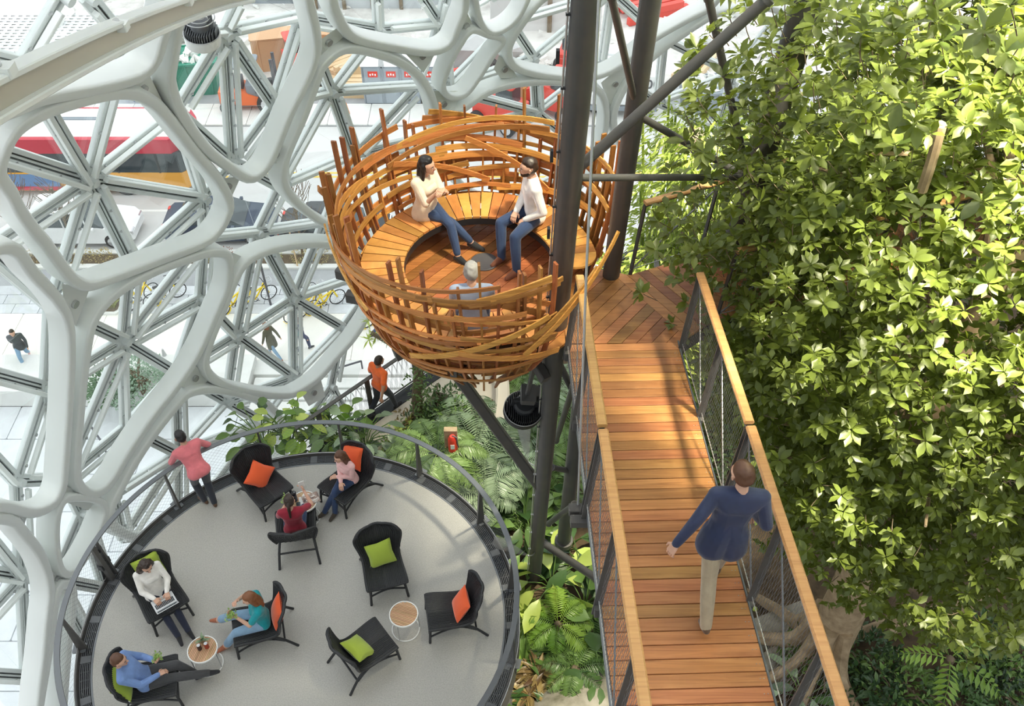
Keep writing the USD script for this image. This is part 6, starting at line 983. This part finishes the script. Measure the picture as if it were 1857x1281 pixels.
Rs = Rl @ trimesh.transformations.rotation_matrix(.85, (0, 1, 0))[:3, :3]; sc0 = c + Rl @ np.array([.12, 0, .01]); part(t, 'screen_lid', box(sc0 + Rs @ np.array([.0, 0, .115]), (.010, .34, .23), Rs, .02), 'laptop_white'); part(t, 'screen', box(sc0 + Rs @ np.array([-.006, 0, .115]), (.003, .32, .20), Rs, 0), 'dark_glass')
l, a = seat(7); pt = person('woman with long auburn hair in a teal top eating salad with legs crossed', l, a, dict(pelvis=(-.02, 0, .46), torso=(.06, 0, 0), look=(.15, .35, 0), feet=[(.62, .06, 0), (.66, -.30, .18)], knees=[(1, .2, .9), (1, .25, 1)], hands=[(.34, .06, .78), (.28, -.12, .92)], palm=[(0, 0, 1), (0, 1, 0)], toes=[(1, .3, 0), (1, -.4, -.1)]), dict(top='top_teal', leg='jean_light', shoe='boot_tan'), ('hair_auburn', 'long'), 1.70, True, sleeve=.35, wide=1.12, legcut=.85)
bowl('bowl of salad held by the woman in the teal top', pt['hands'][0] + pt['R'] @ np.array([.06, -.02, .05]), .095)
l, a = seat(8); pb = person('man in a blue shirt and dark trousers reclining with crossed legs and a bowl', l, a, dict(pelvis=(.02, 0, .45), torso=(-.42, 0, 0), look=(-.1, .12, 0), feet=[(.70, .10, .0), (.92, .02, .16)], knees=[(1, .2, .9), (1, .05, 1)], hands=[(.22, .08, .78), (.26, -.10, .66)], palm=[(0, 0, 1), (0, 0, -1)], toes=[(1, .2, .3), (1, -.1, .4)]), dict(top='shirt_blue', leg='trouser_grey', shoe='shoe_black'), ('hair_brown', 'short'), 1.78, collar='top')
bowl('bowl of salad in the hand of the reclining man', pb['hands'][0] + pb['R'] @ np.array([.06, 0, .06]), .075)
# people in the nest
ZN = ZB
p = at(772, 389, ZN); person('dark haired woman in a cream top gesturing on the nest bench', p + [.0, .03, 0], math.radians(-50), dict(pelvis=(.0, 0, .10), torso=(.05, 0, .25), look=(.55, .10, 0), feet=[(.58, .05, -.45), (.50, .34, -.42)], knees=[(1, .1, .6), (1, .3, 1)], hands=[(.34, .06, .52), (.32, -.03, .50)], elbows=[(-.3, .35, -1), (-.3, -.35, -1)], toes=[(1, .3, -.2), (1, .6, -.2)], hand_dir=[(.4, -1, .2), (.4, 1, .2)]), dict(top='top_cream', leg='jean_blue', shoe='shoe_black'), ('hair_black', 'long'), 1.68, True, sleeve=.55, coatlen=.06, legcut=.88)
p = at(966, 402, ZN); person('bearded man in a white shirt and blue jeans sitting on the nest bench', p + [.02, .06, 0], math.radians(205), dict(pelvis=(.0, 0, .10), torso=(.08, 0, -.25), look=(-.25, .05, 0), feet=[(.44, .42, -.45), (.50, .10, -.45)], knees=[(1, .3, .6), (1, -.3, .7)], hands=[(.20, .16, .16), (.24, -.02, .18)], toes=[(1, .2, 0), (1, .3, 0)]), dict(top='shirt_white', leg='jean_blue', shoe='shoe_cognac'), ('hair_dark', 'short'), 1.78, collar='top', beard=True)
p = np.array([NC[0] + 1.16 * math.cos(math.radians(268)), NC[1] + 1.16 * math.sin(math.radians(268)), ZN]); person('grey haired person in a pale checked shirt on the near nest bench', p, math.radians(92), dict(pelvis=(.0, 0, .10), torso=(.12, 0, 0), look=(0, .35, 0), feet=[(.42, .12, -.45), (.44, -.12, -.45)], hands=[(.34, .12, .16), (.34, -.12, .16)], knees=[(1, .2, .6), (1, -.2, .6)]), dict(top='check_blue', leg='jean_blue', shoe='shoe_brown'), ('hair_grey', 'short'), 1.66)
# walking man on the bridge
sb_ = 3.62; p = bp(sb_, .19, .0); person('man in a navy jacket and khaki trousers walking on the bridge', p + [.02, 0, 0], math.radians(86), dict(pelvis=(.06, -.10, .90), torso=(.14, .13, .12), look=(.45, .15, 0), feet=[(-.36, -.02, .10), (.32, -.18, -.04)], knees=[(1, .05, .1), (1, -.05, .1)], hands=[(-.16, .38, .86), (.26, -.36, .92)], elbows=[(-1, .3, .2), (-1, -.4, -.4)], toes=[(1, .1, -.7), (1, -.05, 0)], hand_dir=[(-.3, .4, -.7), (.4, 0, -.8)]), dict(top='jacket_navy', leg='trouser_khaki', shoe='shoe_brown'), ('hair_brown', 'short'), 1.68, coatlen=.12, collar='top')
p = at(692, 752, ZA); person('man in an orange tee shirt walking along the garden path', p, math.radians(48), dict(pelvis=(.05, 0, .90), torso=(.08, 0, 0), look=(0, .1, 0), feet=[(-.28, .08, .08), (.36, -.08, 0)], hands=[(.22, .28, .88), (-.18, -.30, .84)], toes=[(1, .1, -.5), (1, 0, .2)]), dict(top='tee_orange', leg='jean_dark', shoe='shoe_black'), ('hair_dark', 'short'), 1.76, skin='skin_tan', sleeve=.36)
# street people
def walker(label, px_, py_, hd, c, hair, fem=False, coat=.0, phase=1, **k): p = at(px_, py_, .02); return person(label, p, math.radians(hd), dict(pelvis=(.05, 0, .88), torso=(.12, 0, 0), look=(0, .1, 0), feet=[(-.34 * phase, .08, .06 if phase > 0 else 0), (.34 * phase, -.08, 0 if phase > 0 else .06)], hands=[(.2 * phase, .26, .82), (-.2 * phase, -.26, .82)]), c, hair, 1.70 if fem else 1.78, fem, detail=False, coatlen=coat, **k)
walker('walker in a dark jacket and blue jeans at the far left of the sidewalk', 50, 655, -70, dict(top='coat_dark', leg='jean_light', shoe='sweater_rose'), ('hair_dark', 'short'), coat=.1); walker('woman with long hair in an olive coat walking past on the sidewalk', 500, 648, 150, dict(top='coat_olive', leg='jean_light', shoe='boot_tan'), ('hair_auburn', 'long'), True, .3)
wk = walker('person with a teal and purple backpack walking on the sidewalk', 548, 640, 30, dict(top='trouser_indigo', leg='trouser_indigo', shoe='shoe_black'), ('hair_brown', 'short'), phase=-1); c = wk['T'](-.17, 0, .30); t = thing('backpack', 'teal backpack on the back of the sidewalk walker', 'backpack', c); part(t, 'bag', box(c, (.16, .30, .42), wk['R'], .2), 'pack_teal'); part(t, 'pocket', box(c + wk['R'] @ np.array([-.09, 0, -.08]), (.05, .22, .18), wk['R'], .2), 'top_red')
walker('person in dark trousers whose legs show below the left side of the nest', 690, 612, 20, dict(top='coat_dark', leg='trouser_indigo', shoe='shoe_black'), ('hair_dark', 'short'))
p = at(627, 232, 0); person('distant worker in an orange vest standing on the building site', p, 1.0, dict(pelvis=(0, 0, .9), feet=[(0, .1, 0), (0, -.1, 0)], hands=[(.1, .25, .85), (.1, -.25, .85)]), dict(top='hi_vis', leg='trouser_grey', shoe='shoe_black'), ('truck_white', 'short'), detail=False)
p = at(895, 140, 0); person('distant worker in dark clothes near the red steel bars', p, 2.0, dict(pelvis=(0, 0, .9), feet=[(0, .1, 0), (0, -.1, 0)], hands=[(.2, .2, .95), (.2, -.2, .95)]), dict(top='coat_dark', leg='trouser_grey', shoe='shoe_black'), ('hi_vis', 'short'), detail=False)
